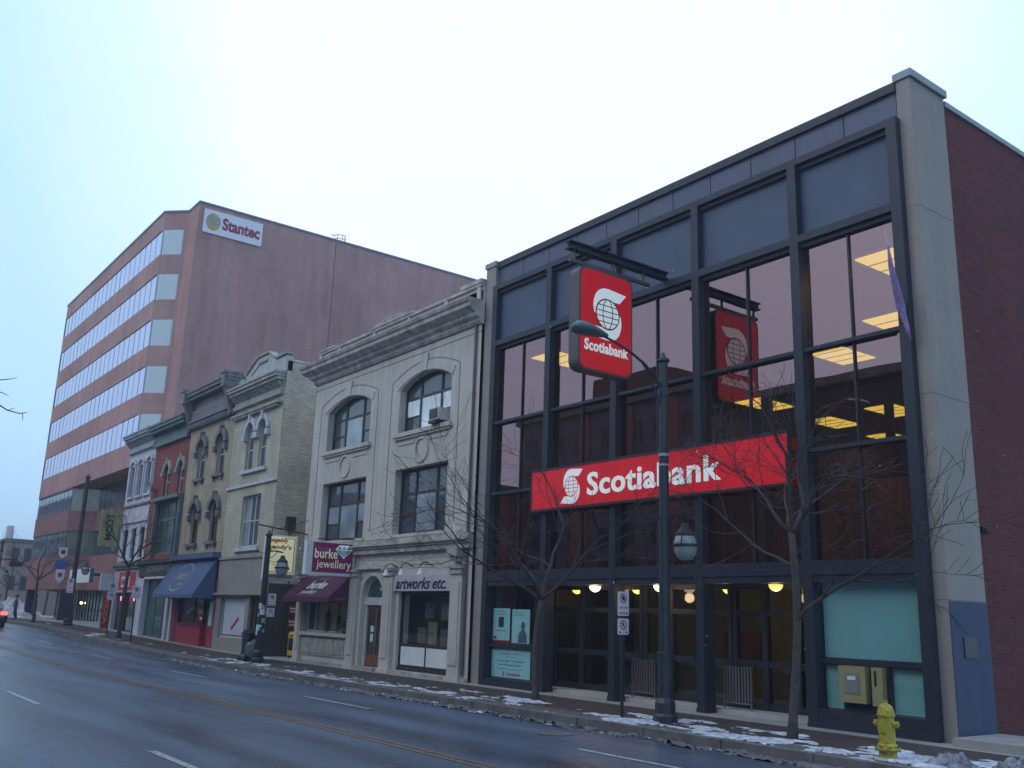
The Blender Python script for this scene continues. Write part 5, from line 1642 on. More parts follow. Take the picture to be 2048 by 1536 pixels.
for k, (a, b_) in enumerate(ROWS):
    f = MB()
    n = 22
    for i in range(n + 1):
        x = XL + .1 + (XC - XL - .14) * i / n
        f.box(x - .018, x + .018, Y0 + .040, Y0 + .12, a, b_)
    f.box(XL + .1, XC, Y0 + .03, Y0 + .12, a - .02, a + .04)
    d_ = (ch1 - ch0)
    for q0, q1 in ((0.01, .05), (.84, .88)):
        p, q = ch0 + d_ * q0, ch0 + d_ * q1
        f.add([(p.x, p.y, a), (q.x, q.y, a), (q.x, q.y, b_), (p.x, p.y, b_), (p.x - .1, p.y + .1, a), (q.x - .1, q.y + .1, a), (q.x - .1, q.y + .1, b_), (p.x - .1, p.y + .1, b_)], [(0, 1, 2, 3), (0, 3, 7, 4), (1, 5, 6, 2)])
    fo = f.build('window', mat('office_frame', (.38, .38, .50), .5, .1), O)
    for i in range(n):
        xa = XL + .1 + (XC - XL - .14) * i / n + .02
        xb = XL + .1 + (XC - XL - .14) * (i + 1) / n - .02
        tl = (random.random() - .5) * .012
        g2 = MB(); g2.add([(xa, Y0 + .055 + tl, a), (xb, Y0 + .055 - tl, a), (xb, Y0 + .055 - tl, b_), (xa, Y0 + .055 + tl, b_)], [(0, 1, 2, 3)])
        g2.build('pane', P_OFF, fo)
    g2 = MB(); p, q = ch0 + d_ * .05, ch0 + d_ * .84
    g2.add([(p.x, p.y + .03, a), (q.x, q.y + .03, a), (q.x, q.y + .03, b_), (p.x, p.y + .03, b_)], [(0, 1, 2, 3)])
    g2.build('pane', P_OFFC, fo)
# lower storeys: left part flush, right part set back
XM = SX(-53.3)
LR = [(SZ(8.53), SZ(10.15)), (SZ(5.25), SZ(7.05))]
XE = SX(-38.0)
YB = Y0 + 1.7
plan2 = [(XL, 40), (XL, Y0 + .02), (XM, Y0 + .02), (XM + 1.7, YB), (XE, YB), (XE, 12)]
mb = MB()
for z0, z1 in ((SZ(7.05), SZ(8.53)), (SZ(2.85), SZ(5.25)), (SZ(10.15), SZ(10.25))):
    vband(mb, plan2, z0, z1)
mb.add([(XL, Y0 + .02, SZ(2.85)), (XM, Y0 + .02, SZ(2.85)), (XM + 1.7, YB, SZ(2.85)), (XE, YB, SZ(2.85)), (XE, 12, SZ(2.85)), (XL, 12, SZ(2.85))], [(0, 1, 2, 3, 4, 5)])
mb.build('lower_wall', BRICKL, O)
P_LOW = pane_mat('dark_blue_pane', (.02, .03, .065), 0.0)
P_CH = pane_mat('dull_green_pane', (.12, .14, .10), .2)
for z0, z1 in LR:
    f = MB()
    for xa, xb, yy, n in ((XL, XM, Y0 + .1, 9), (XM + 1.7, XE, YB + .1, 9)):
        for i in range(n + 1):
            x = xa + (xb - xa) * i / n
            f.box(x - .025, x + .025, yy - .01, yy + .06, z0, z1)
        f.box(xa - .04, xb + .04, yy - .045, yy + .055, z0 - .03, z0 + .05)
        f.box(xa - .04, xb + .04, yy - .045, yy + .055, z1 - .05, z1 + .03)
    fo = f.build('window', BRONZE, O)
    g2 = MB(); vband(g2, [(XL + .05, 12), (XL + .05, Y0 + .1), (XM, Y0 + .1)], z0, z1); g2.build('pane', P_LOW, fo)
    g2 = MB(); vband(g2, [(XM, Y0 + .1), (XM + 1.65, YB + .1)], z0, z1); g2.build('pane', P_CH, fo)
    g2 = MB(); vband(g2, [(XM + 1.65, YB + .1), (XE, YB + .1)], z0, z1); g2.build('pane', P_LOW, fo)
# ground floor glazing with columns
yg = YB + .9
mb = MB()
for i in range(31):
    x = XL + .5 + (XE - XL - .6) * i / 30
    mb.box(x - .06, x + .06, yg - .06, yg + .1, .4, SZ(2.85))
mb.box(XL + .5, XE, yg - .05, yg + .1, 1.35, 1.45)
gf = mb.build('ground_floor_frame', BRONZE, O)
mb = MB(); vband(mb, [(XL + .5, 12), (XL + .5, yg), (XE, yg)], .4, SZ(2.85)); mb.build('pane', pane_mat('lobby_pane', (.16, .18, .20), .2), gf)
mb = MB()
for x in (XL + .4, XM + .6):
    mb.cut().box(x - .25, x + .25, Y0 + .1, Y0 + .8, .3, SZ(2.85))
mb.each('column', BRONZE, O)
mb = MB(); mb.cut().box(SX(-50.5), SX(-46.8), yg - .12, yg - .06, 1.6, 3.0); mb.cut().box(SX(-50.5), SX(-46.8), yg - .12, yg - .06, .55, 1.3); mb.each('blank_panel', mat('grey_blue_panel', (.20, .24, .27), .6, .1), O)
for x, lb in ((SX(-55.5), 'tiny warm light glowing in the far left ground floor window'), (SX(-44.2), 'tiny warm light glowing low in the office ground floor')):
    t_ = thing('wall_light', (x, yg - .12, 1.9), lb, 'lamp')
    mb = MB(); mb.lathe([(.02, -.1), (.1, -.04), (.1, .04), (.02, .1)], (x, yg - .16, 1.95 if x < SX(-50) else 1.75), 8); mb.build('bulb', emis('warm_bulb', (1, .8, .4), 9), t_)
    mb = MB(); mb.box(x - .05, x + .05, yg - .14, yg - .1, 1.8, 2.2); mb.build('bracket', BLACK, t_)
# rooftop sign
s = thing('rooftop_sign', (XR, YR + 2, SZ(25)), 'white company sign with dark red lettering high on the brick side wall', 'sign')
za_, zb_ = ZT - 2.05, ZT - .35
SY0, SY1 = YR + .35, YR + 4.55
mb = MB(); mb.box(XR + .002, XR + .14, SY0, SY1, za_, zb_); mb.build('board', SIGNW, s)
xf = XR + .142
txt('Stantec', mat('wine_print', (.25, .01, .05), .5, 0), s, (xf, SY0 + 1.30, za_ + .45), (0, 1, 0), (0, 0, 1), 2.72, .90, .035, .02)
cy, cz = SY0 + .66, (za_ + zb_) / 2
G2 = [(.50 * math.cos(2 * PI * i / 24), .62 * math.sin(2 * PI * i / 24)) for i in range(24)]
mb = MB(); mb.prism(G2, (xf + .02, cy, cz), (0, 1, 0), (0, 0, 1), (-1, 0, 0), .02); mb.build('emblem', mat('gold_emblem', (.42, .33, .12), .5, 0), s)
mb = MB()
for pp in ([(-.5, .1), (-.2, .3), (.15, .05), (.5, .25), (.45, .38), (.1, .2), (-.2, .45), (-.48, .25)], [(-.5, -.22), (-.15, -.02), (.1, -.25), (.48, -.1), (.5, .02), (.1, -.1), (-.15, .12), (-.52, -.08)]):
    mb.prism(pp, (xf + .03, cy, cz), (0, 1, 0), (0, 0, 1), (-1, 0, 0), .012)
mb.build('emblem_wave', mat('grey_blue_emblem', (.20, .28, .35), .5, 0), s)
cg = thing('roof_ladder_cage', (XR - .5, YR + 10.6, ZT), 'small hooped ladder cage on the office roof edge', 'ladder')
mb = MB()
for zz in (.30, .60):
    mb.tube([(XR - .45, YR + 10.1 + .0, ZT + zz)] + [(XR - .45 + .5 * math.sin(q), YR + 10.8 - .45 * math.cos(q), ZT + zz) for q in [R(a) for a in range(0, 181, 30)]], .03, 5)
for q in [R(a) for a in range(0, 181, 45)]:
    mb.tube([(XR - .45 + .5 * math.sin(q), YR + 10.8 - .45 * math.cos(q), ZT - .1), (XR - .45 + .5 * math.sin(q), YR + 10.8 - .45 * math.cos(q), ZT + .62)], .025, 5)
mb.build('hoops', mat('galvanised', (.35, .37, .42), .5, .1), cg)
# white projecting box on the lower wall
s = thing('wall_sign', (SX(-50.8), Y0 + .6, SZ(3.3)), 'blank white light box with a green end on the brown brick wall', 'sign')
mb = MB(); mb.box(-54.0, -48.3, .85, 1.10, 3.33, 4.28); mb.build('light_box', mat('white_box_face', (.62, .66, .70), .5, .05, emit=(.6, .65, .7), es=.08), s)
mb = MB(); mb.box(-53, -52.9, 1.1, YB, 3.9, 4.0); mb.box(-50, -49.9, 1.1, YB, 3.9, 4.0); mb.build('arm', POSTM, s)
mb = MB(); mb.box(-48.298, -48.25, .84, 1.11, 3.32, 4.29); mb.build('end_cap', mat('teal_end', (.03, .20, .20), .5, .1), s)

# ------------------------------------------------------------------ buildings across the street (seen only in the panes)
def block(x0, x1, y, depth, h, wm, lb, floors, nwin, name='opposite_building', strips=None, roofm=None):
    t_ = thing(name, ((x0 + x1) / 2, y, 0), lb, 'building', 'buildings across the street')
    mb = MB(); mb.box(x0, x1, y - depth, y, -.3, h); mb.build('wall', wm, t_)
    mb = MB(); mb.box(x0 - .2, x1 + .2, y - depth, y + .35, h, h + .4); mb.build('cornice', roofm or GREYM, t_)
    mb = MB()
    for f_ in range(floors):
        zb = 4.2 + (h - 4.6) / floors * f_
        hh = (h - 4.6) / floors * .62
        for i in range(nwin):
            w_ = (x1 - x0) / nwin
            xa = x0 + w_ * (i + .25)
            mb.cut().box(xa, xa + w_ * .5, y, y + .06, zb, zb + hh)
    mb.each('window', P_DARK, t_)
    mb = MB(); mb.box(x0 + .3, x1 - .3, y, y + .08, .5, 3.2); mb.build('shop_window', P_DARK, t_)
    return t_
block(-12.0, 1.5, -22.2, 14, 13.2, brick('opp_brick_brown', (.09, .06, .065), (.07, .05, .055), (.08, .07, .07)), 'brown brick block seen mirrored in the middle of the bank glass', 3, 8)
block(1.6, 12.0, -22.2, 14, 12.3, brick('opp_brick_red', (.09, .05, .045), (.07, .04, .04), (.07, .06, .06)), 'dark red brick block seen mirrored in the right of the bank glass', 3, 7)
block(12.1, 30, -22.2, 14, 11.0, BRICKR, 'red brick block behind the photographer across the street', 2, 9)
t_ = block(-30.5, -13.5, -24.2, 16, 15.2, mat('opp_grey_tower', (.13, .12, .19), .7, .1), 'tall grey block with rusty strips seen mirrored at the left of the bank glass', 5, 7)
mb = MB()
for x in (-28, -24.6, -20.5, -16.4):
    mb.cut().box(x, x + .9, -24.2, -24.05, 4, 15.1)
mb.each('strip', mat('rusty_strip', (.26, .10, .08), .7, .1), t_)
mb = MB(); mb.box(-24, -18, -32, -25, 15.6, 17.6); mb.build('roof_box', mat('opp_roof_box', (.16, .07, .06), .8, .1), t_)
block(-54, -30.8, -23, 14, 10.5, BRICKR, 'low red brick row across the street from the white building', 2, 10)
block(-215, -100, -23, 14, 21, mat('opp_dark_block', (.06, .06, .08), .8, .2), 'long dark block seen mirrored in the lower office windows', 5, 24)
block(-80, -54.3, -23, 14, 12.0, BRICKS, 'brown brick row across the street from the office block', 3, 10)

# ------------------------------------------------------------------ far end of the street
FAR = brick('far_brick', (.36, .26, .24), (.32, .23, .21), (.3, .26, .25), vs=.3)
t_ = thing('far_building', (-118, 12, .6), 'distant brown brick building with a stair tower at the end of the street', 'building')
mb = MB(); mb.box(-126, -112, 6.1, 24, .3, 9.2); mb.build('wall', FAR, t_)
mb = MB(); mb.box(-126.3, -111.8, 5.9, 24, 9.2, 9.6); mb.build('cornice', GREYM, t_)
mb = MB(); mb.box(-113.6, -112.4, 6.0, 6.7, 9.6, 11.2); mb.build('tower', mat('pale_tower', (.62, .58, .62), .8, .1), t_)
mb = MB()
for z in (4.5, 8.0):
    for x in (-124, -121, -118, -115):
        mb.cut().box(x, x + 1.1, 6.04, 6.1, z - 1.2, z + .5)
    for y in (6.8, 8.2, 9.6, 12):
        mb.cut().box(-112, -111.94, y, y + .8, z - 1.2, z + .5)
mb.each('window', P_DARK, t_)
t_ = thing('far_building', (-160, 0, .6), 'hazy grey building block beyond the end of the street', 'building')
mb = MB(); mb.box(-190, -150, 4, 40, .3, 9.5); mb.build('wall', mat('far_grey', (.22, .22, .24), .9, .2, .3), t_)
mb = MB(); mb.box(-190.3, -149.7, 3.7, 40, 9.5, 9.9); mb.build('cornice', GREYM, t_)
HZ = MB().box(-640, 60, -120, 120, -1.6, 36)
m = bpy.data.materials.new('street_air')
m.use_nodes = True
m.node_tree.nodes.clear()
ho = N(m.node_tree, 'ShaderNodeOutputMaterial')
hv = N(m.node_tree, 'ShaderNodeVolumePrincipled')
hv.inputs['Density'].default_value = 0.0013
hv.inputs['Color'].default_value = (0.80, 0.86, 1.0, 1)
hv.inputs['Anisotropy'].default_value = 0.2
m.node_tree.links.new(hv.outputs[0], ho.inputs['Volume'])
tag(HZ.build('haze', m), kind='stuff')
# ------------------------------------------------------------------ bare street trees
def bare_tree(x, y, zfork, h, spread, r0, seed, label, lean=(0, 0), first=4, depth=5, detail=1.0):
    rnd = random.Random(seed)
    z0 = gz(x)
    t_ = thing('bare_tree', (x, y, z0), label, 'tree', 'bare young street trees')
    tr = MB()
    pts = []
    n = 9
    for i in range(n + 1):
        q = i / n
        pts.append(Vector((x + lean[0] * q + .05 * math.sin(q * 5 + seed), y + lean[1] * q + .04 * math.cos(q * 4 + seed), z0 - .05 + zfork * q)))
    tr.tube(pts, [r0 * (1.35 if i == 0 else 1 - .25 * i / n) for i in range(n + 1)], 10)
    tr.build('trunk', BARK, t_, True)
    cr = MB()
    def grow(p, d, L, r, dep):
        k = 5 if dep > 2 else 4
        P = [p.copy()]
        RR = [r]
        q = p.copy()
        dd = d.copy()
        for i in range(k):
            jit = Vector((rnd.uniform(-1, 1), rnd.uniform(-1, 1), rnd.uniform(-1, 1))) * .26
            dd = (dd + jit + Vector((0, 0, .06 if dep > 1 else .0))).normalized()
            q = q + dd * (L / k)
            P.append(q.copy())
            RR.append(max(.0048, r * (1 - .5 * (i + 1) / k)))
            if dep > 0 and i >= 1:
                for _ in range(1 if rnd.random() < .68 * detail else 0):
                    a = rnd.uniform(0, 2 * PI)
                    pv = dd.orthogonal().normalized()
                    pv = Matrix.Rotation(a, 3, dd) @ pv
                    an = rnd.uniform(.55, 1.0)
                    nd = (dd * math.cos(an) + pv * math.sin(an)).normalized()
                    nd.z = nd.z * .8 + .05
                    grow(q, nd.normalized(), L * rnd.uniform(.5, .75), max(.004, RR[-1] * .6), dep - 1)
        cr.tube(P, RR, 6 if r > .02 else (4 if r > .008 else 3), cap=False)
        if dep > 0:
            for _ in range(2):
                a = rnd.uniform(0, 2 * PI)
                pv = Matrix.Rotation(a, 3, dd) @ dd.orthogonal().normalized()
                an = rnd.uniform(.25, .6)
                grow(q, (dd * math.cos(an) + pv * math.sin(an)).normalized(), L * rnd.uniform(.6, .85), RR[-1] * .85, dep - 1)
    top = pts[-1]
    for i in range(first):
        a = 2 * PI * i / first + rnd.uniform(-.4, .4) + seed
        el = rnd.uniform(.5, 1.0) if i else 1.35
        d = Vector((math.cos(a) * math.cos(el) * spread, math.sin(a) * math.cos(el) * spread, math.sin(el))).normalized()
        grow(top, d, h * rnd.uniform(.32, .42), r0 * (.52 if i else .62), depth - 1)
    return t_, cr, grow

t_, cr, gr = bare_tree(4.39, -1.84, 2.35, 5.9, 1.1, .085, 8, 'bare young tree with dark forked trunk in front of the left bank windows', lean=(-.10, .15), first=5, depth=4)
cr.build('crown', TWIG, t_)
t_, cr, gr = bare_tree(11.88, -2.17, 3.55, 3.9, 1.15, .08, 11, 'bare tree with straight trunk and wide twiggy crown right of the street lamp', lean=(.06, .1), first=5, depth=4)
gr(Vector((11.93, -2.1, 1.95)), Vector((.75, .15, .75)).normalized(), 1.75, .045, 3)
gr(Vector((11.93, -2.1, 2.9)), Vector((-.8, -.1, .45)).normalized(), 1.9, .035, 3)
cr.build('crown', TWIG, t_)
t_, cr, gr = bare_tree(-29.2, -2.0, 3.6, 4.2, 1.1, .11, 21, 'bare street tree in front of the white building', first=4, depth=4)
cr.build('crown', TWIG, t_)
t_, cr, gr = bare_tree(-48.0, -2.4, 2.8, 4.0, 1.0, .10, 31, 'distant bare street tree before the office block ground floor', first=4, depth=4, detail=.8)
cr.build('crown', TWIG, t_)
for x, y, sd, lb in ((-84, 2.0, 41, 'hazy bare tree at the far left end of the pavement'), (-98, -1.5, 43, 'hazy bare tree beyond the people at the end of the street'), (-90, 7.0, 47, 'hazy bare tree beside the distant brown building')):
    t_, cr, gr = bare_tree(x, y, 2.6, 6.2, 1.0, .13, sd, lb, first=5, depth=4, detail=.9)
    cr.build('crown', TWIG, t_)
# near tree whose twigs reach into the left edge of the view
t_ = thing('bare_tree', (8.6, -17.2, 0), 'bare tree whose thin twig tips poke into the sky at the left edge', 'tree', 'bare young street trees')
mb = MB(); mb.tube([(8.6, -17.2, -.05), (8.62, -17.15, 2.6)], [.13, .09], 10); mb.build('trunk', BARK, t_, True)
mb = MB()
tp = Vector((8.62, -17.15, 2.6))
mb.tube([tp, (8.8, -16.8, 3.2), (9.4, -16.0, 3.7), (10.3, -15.4, 3.85), (11.2, -15.0, 3.88), (11.49, -14.84, 3.85), (11.55, -14.77, 3.80), (11.60, -14.66, 3.775), (11.645, -14.60, 3.79)], [.06, .045, .03, .018, .010, .008, .006, .005, .003], 6)
mb.tube([(11.55, -14.77, 3.80), (11.60, -14.71, 3.83)], [.004, .002], 4)
mb.tube([(11.62, -14.64, 3.785), (11.625, -14.63, 3.74), (11.63, -14.63, 3.70)], [.004, .003, .002], 4)
mb.tube([(9.4, -16.0, 3.7), (10.3, -15.7, 4.05), (11.2, -15.2, 4.12), (11.53, -14.89, 4.11), (11.60, -14.80, 4.125), (11.66, -14.74, 4.14)], [.02, .014, .009, .006, .004, .002], 5)
mb.tube([(10.3, -15.4, 3.85), (11.2, -15.1, 4.0), (11.50, -14.85, 3.99), (11.56, -14.78, 3.95)], [.012, .008, .005, .002], 5)
mb.tube([tp, (8.2, -17.6, 3.8), (8.4, -18.0, 5.2)], [.06, .04, .015], 6)
mb.tube([tp, (8.0, -16.4, 4.0), (7.6, -16.0, 5.5)], [.06, .04, .015], 6)
mb.tube([tp, (8.9, -17.4, 4.2), (9.3, -17.8, 5.8)], [.06, .04, .012], 6)
mb.build('crown', TWIG, t_)

# ------------------------------------------------------------------ street lamps
GLOBE = mat('milky_globe', (.30, .36, .38), .35, .1, 3)
def street_lamp(x, y, label, big=True, hpole=7.25, rs=1.0):
    z0 = gz(x)
    t_ = thing('street_lamp', (x, y, z0), label, 'street lamp', 'green street lamps with acorn globes')
    mb = MB()
    c = (x, y, z0)
    mb.lathe([(a * rs, b_) for a, b_ in [(.24, -.05), (.24, .12), (.20, .17), (.20, .36), (.17, .42), (.15, .45), (.145, 1.22), (.155, 1.24), (.155, 1.29), (.125, 1.31), (.11, 3.0), (.095, hpole - .1), (.10, hpole - .08), (.14, hpole - .05), (.14, hpole - .01), (.05, hpole + .06), (.04, hpole + .12), (.005, hpole + .16)]], c, 10, ph=.3)
    mb.build('pole', LAMPG, t_)
    mb = MB()
    for zz in ((5.18, 5.24), (4.98, 5.02)):
        if zz[1] < hpole:
            mb.lathe([(.112, zz[0]), (.112, zz[1])], c, 12)
    mb.build('steel_band', MATS['galvanised'], t_)
    # acorn arm over the pavement
    mb = MB()
    mb.tube([(x, y, z0 + 3.98), (x, y + .30, z0 + 4.02), (x, y + .62, z0 + 3.98)], [.03, .028, .03], 6)
    mb.tube([(x, y, z0 + 3.88), (x, y - .55, z0 + 3.98)], .015, 5)
    mb.tube([(x, y, z0 + 3.70), (x, y + .25, z0 + 3.82), (x, y + .40, z0 + 3.99)], .015, 5)
    arm = mb.build('arm', LAMPG, t_)
    c2 = (x, y + .62, z0 + 3.15)
    mb = MB()
    mb.lathe([(a * .8, b_) for a, b_ in [(.06, .72), (.10, .70), (.12, .62), (.19, .56), (.24, .52), (.26, .50), (.26, .46), (.235, .45)]], c2, 14)
    for k in range(4):
        q = k * PI / 2 + .4
        mb.tube([(c2[0] + .19 * math.cos(q), c2[1] + .19 * math.sin(q), c2[2] + .48), (c2[0] + .24 * math.cos(q), c2[1] + .24 * math.sin(q), c2[2] + .36), (c2[0] + .265 * math.cos(q), c2[1] + .265 * math.sin(q), c2[2] + .26)], .014, 5)
    mb.lathe([(.268, .24), (.276, .25), (.276, .28), (.268, .29)], c2, 16)
    mb.build('lamp_cage', LAMPG, t_)
    mb = MB()
    mb.lathe([(a * .8, b_) for a, b_ in [(.02, -.04), (.12, -.03), (.20, .01), (.27, .11), (.305, .24), (.29, .34), (.25, .45), (.2, .47)]], c2, 16)
    mb.build('globe', GLOBE, t_, True)
    if big:
        mb = MB()
        mb.tube([(x, y, z0 + 6.55), (x, y - .22, z0 + 6.80), (x, y - .55, z0 + 7.05), (x, y - 1.0, z0 + 7.24), (x, y - 1.45, z0 + 7.36), (x, y - 1.75, z0 + 7.42)], [.035, .032, .03, .028, .026, .024], 7)
        mb.tube([(x, y, z0 + 5.75), (x, y - .10, z0 + 6.3), (x, y - .42, z0 + 6.85), (x, y - .62, z0 + 7.07)], .022, 6)
        mb.tube([(x, y, z0 + 6.45), (x, y, z0 + 6.62)], .12, 8)
        mb.build('arm', LAMPG, t_)
        mb = MB()
        nn, kk = 12, 9
        vs = []
        for i in range(kk + 1):
            s = i / kk
            yy = y - 1.62 - s * .88
            ww = .06 + .16 * math.sin(min(1, s * 1.25) * PI * .5) * (1 if s < .85 else (1 - ((s - .85) / .15) ** 2 * .8))
            hh = .05 + .09 * math.sin(min(1, s * 1.3) * PI * .5) * (1 if s < .85 else (1 - ((s - .85) / .15) ** 2 * .8))
            for j in range(nn):
                a = 2 * PI * j / nn
                zz = math.sin(a) * hh
                if zz < 0: zz *= .75
                vs.append((x + math.cos(a) * ww, yy, z0 + 7.43 + .02 * s + zz))
        fs = [(i * nn + j, i * nn + (j + 1) % nn, (i + 1) * nn + (j + 1) % nn, (i + 1) * nn + j) for i in range(kk) for j in range(nn)]
        fs += [tuple(range(nn)), tuple(range(kk * nn, kk * nn + nn))]
        mb.add(vs, fs)
        mb.build('lamp_head', mat('lamp_head_green', (.07, .13, .14), .4, .1), t_, True)
    return t_
street_lamp(9.0, -2.3, 'tall green street lamp with curved arm crossing the red bank signs')
street_lamp(-11.6, -1.95, 'shorter green lamp post with stickers in front of the yellow restaurant sign', big=False, hpole=4.62)
street_lamp(-42.6, -1.45, 'big dark green lamp mast before the office block', big=False, hpole=9.3, rs=1.35)
street_lamp(-68, -1.6, 'distant street lamp beyond the people at the far left', big=False, hpole=6.2)

# ------------------------------------------------------------------ parking signs
def sign_plate(t_, x, y, z, w_, h, kind):
    mb = MB(); mb.prism(rrect(y - w_ / 2, y + w_ / 2, z, z + h, .03, 3), (x, 0, 0), (0, 1, 0), (0, 0, 1), (-1, 0, 0), .006)
    p = mb.build('plate', SIGNW, t_)
    cy, cz, r = y, z + h - w_ * .42, w_ * .30
    X_ = x + .003
    mb = MB()
    n = 24
    for k in range(n):
        q0, q1 = 2 * PI * k / n, 2 * PI * (k + 1) / n
        mb.add([(X_, cy + r * math.cos(q0), cz + r * math.sin(q0)), (X_, cy + r * math.cos(q1), cz + r * math.sin(q1)), (X_, cy + r * .78 * math.cos(q1), cz + r * .78 * math.sin(q1)), (X_, cy + r * .78 * math.cos(q0), cz + r * .78 * math.sin(q0))], [(0, 1, 2, 3)])
    a, b_ = r * .62, r * .09
    mb.add([(X_ + .002, cy - a - b_, cz + a - b_), (X_ + .002, cy - a + b_, cz + a + b_), (X_ + .002, cy + a + b_, cz - a + b_), (X_ + .002, cy + a - b_, cz - a - b_)], [(0, 1, 2, 3)])
    mb.build('ring', SIGNR, p)
    if kind == 'P':
        txt('P', SIGNB, p, (X_ - .001, cy - r * .32, cz - r * .45), (0, 1, 0), (0, 0, 1), r * .62, r * .9, .04, .001)
    else:
        mb = MB(); mb.add([(X_ + .001, cy + r * .5 * math.cos(q), cz + r * .5 * math.sin(q)) for q in [2 * PI * k / 8 + PI / 8 for k in range(8)]], [tuple(range(8))]); mb.build('octagon', SIGNB, p)
        txt('8 AM - 6 PM', SIGNB, p, (X_, y - w_ * .36, z + h * .30), (0, 1, 0), (0, 0, 1), w_ * .72, h * .07, .02, .001)
        txt('MON-FRI', SIGNB, p, (X_, y - w_ * .18, z + h * .08), (0, 1, 0), (0, 0, 1), w_ * .36, h * .07, .02, .001)
    mb = MB()
    for sg in (-1, 1):
        a = y + sg * w_ * .24
        mb.add([(X_, a, z + h * .06), (X_, a, z + h * .06 + .05), (X_, a + sg * w_ * .18, z + h * .06 + .025)], [(0, 1, 2)])
    mb.build('arrow', SIGNB, p)
def sign_post(x, y, plates, label, h=2.5, wood=True):
    z0 = gz(x)
    t_ = thing('parking_sign', (x, y, z0), label, 'street sign', 'parking sign posts')
    mb = MB(); mb.box(x - .05, x - .012, y - .03, y + .03, z0 - .05, z0 + h); mb.build('post', POSTM, t_)
    for (z, w_, hh, k) in plates:
        sign_plate(t_, x, y, z0 + z, w_, hh, k)
    return t_
sign_post(8.14, -2.60, [(1.97, .31, .48, 'S'), (1.60, .31, .32, 'P')], 'thin post with two white parking signs just left of the tall near lamp post', 2.42)
sign_post(-30.8, -2.2, [(2.3, .42, .45, 'S'), (1.85, .42, .42, 'P')], 'sign post with two white plates left of the white building tree', 2.75)
sign_post(-25.8, -2.4, [(2.05, .42, .60, 'S')], 'sign post with one pale plate right of the white building tree', 2.6)
sign_post(-40.4, -2.1, [(2.0, .38, .85, 'S')], 'sign post with a tall white plate beside the big far lamp', 2.9)
t_ = thing('parking_sign', (-11.45, -1.6, 1.4), 'two small white parking plates strapped to the sticker-covered lamp post', 'street sign', 'parking sign posts')
sign_plate(t_, -11.42, -1.68, gz(-11.4) + 2.02, .30, .44, 'S')
sign_plate(t_, -11.42, -1.70, gz(-11.4) + 1.62, .30, .32, 'P')
mb = MB(); mb.box(-11.60, -11.43, -1.74, -1.66, 1.70, 1.74); mb.box(-11.60, -11.43, -1.74, -1.66, 2.2, 2.24); mb.build('strap', POSTM, t_)
# route marker signs on the far lamp
t_ = thing('route_sign', (-42.3, -2.0, 3.0), 'blue and red-white route marker signs beside the big far lamp', 'street sign')
for zz, hh, mm in ((4.55, .7, SIGNW), (3.95, .5, mat('route_blue', (.06, .10, .35), .5, .1)), (3.05, .85, SIGNW)):
    mb = MB(); wd = .75 if mm is not SIGNW else .5
    mb.prism([(-2.35 - wd / 2, zz + hh * .35), (-2.35, zz), (-2.35 + wd / 2, zz + hh * .35), (-2.35 + wd / 2, zz + hh), (-2.35 - wd / 2, zz + hh)] if mm is SIGNW else [(-2.35 - wd / 2, zz), (-2.35 + wd / 2, zz), (-2.35 + wd / 2, zz + hh), (-2.35 - wd / 2, zz + hh)], (-42.3, 0, 0), (0, 1, 0), (0, 0, 1), (-1, 0, 0), .02)
    mb.build('plate', mm, t_)
for zz in (4.85, 3.45):
    mb = MB(); mb.box(-42.298, -42.29, -2.48, -2.22, zz, zz + .25); mb.build('red_mark', SIGNR, t_)
mb = MB(); mb.box(-42.36, -42.32, -2.5, -1.5, 4.2, 4.26); mb.box(-42.36, -42.32, -2.5, -1.5, 3.3, 3.36); mb.box(-42.36, -42.32, -2.37, -2.33, 3.1, 5.2); mb.build('bracket', POSTM, t_)
# stickers on the left lamp pole
t_ = thing('pole_stickers', (-11.6, -1.95, 1.2), 'torn paper notices and stickers round the shorter lamp post', 'notices')
rn = random.Random(5)
for k in range(14):
    q = rn.uniform(-1.9, .6); z = rn.uniform(.9, 1.95); r = .152 if z < 1.25 else .128
    w_, h = rn.uniform(.10, .2), rn.uniform(.10, .22)
    mb = MB(); vs = []
    for i in range(4):
        a = q + (i / 3 - .5) * w_ / r
        vs += [(-11.6 + (r + .004 + k * .0006) * math.cos(a), -1.95 + (r + .004 + k * .0006) * math.sin(a), z), (-11.6 + (r + .004 + k * .0006) * math.cos(a), -1.95 + (r + .004 + k * .0006) * math.sin(a), z + h)]
    mb.add(vs, [(0, 2, 3, 1), (2, 4, 5, 3), (4, 6, 7, 5)])
    mb.build('sticker', [SIGNW, MATS['galvanised'], BLACK, POSTER][k % 4], t_)

# ------------------------------------------------------------------ fire hydrant
hx, hy = 14.02, -2.81
t_ = thing('fire_hydrant', (hx, hy, 0), 'yellow fire hydrant on the snowy kerb strip at the right', 'fire hydrant')
mb = MB()
mb.lathe([(.13, -.05), (.13, .13), (.185, .135), (.185, .165), (.145, .17), (.145, .20), (.12, .22), (.115, .60), (.135, .61), (.135, .635), (.125, .64), (.12, .68), (.10, .74), (.06, .78), (.03, .79), (.03, .83), (.0, .835)], (hx, hy, 0), 18)
mb.build('barrel', YELLOW, t_, False)
DV = rt
for sg, nm_ in ((1, 'side'), (-1, 'side')):
    mb = MB()
    d = Vector((1, 0.15, 0)).normalized() * sg
    p = Vector((hx, hy, .50))
    mb.tube([p + d * .09, p + d * .145], .045, 12); mb.tube([p + d * .145, p + d * .175], .054, 6); mb.tube([p + d * .175, p + d * .20], .02, 5)
    mb.build('nozzle', YELLOW, t_)
mb = MB(); d = Vector((0, -1, 0)); p = Vector((hx, hy, .44))
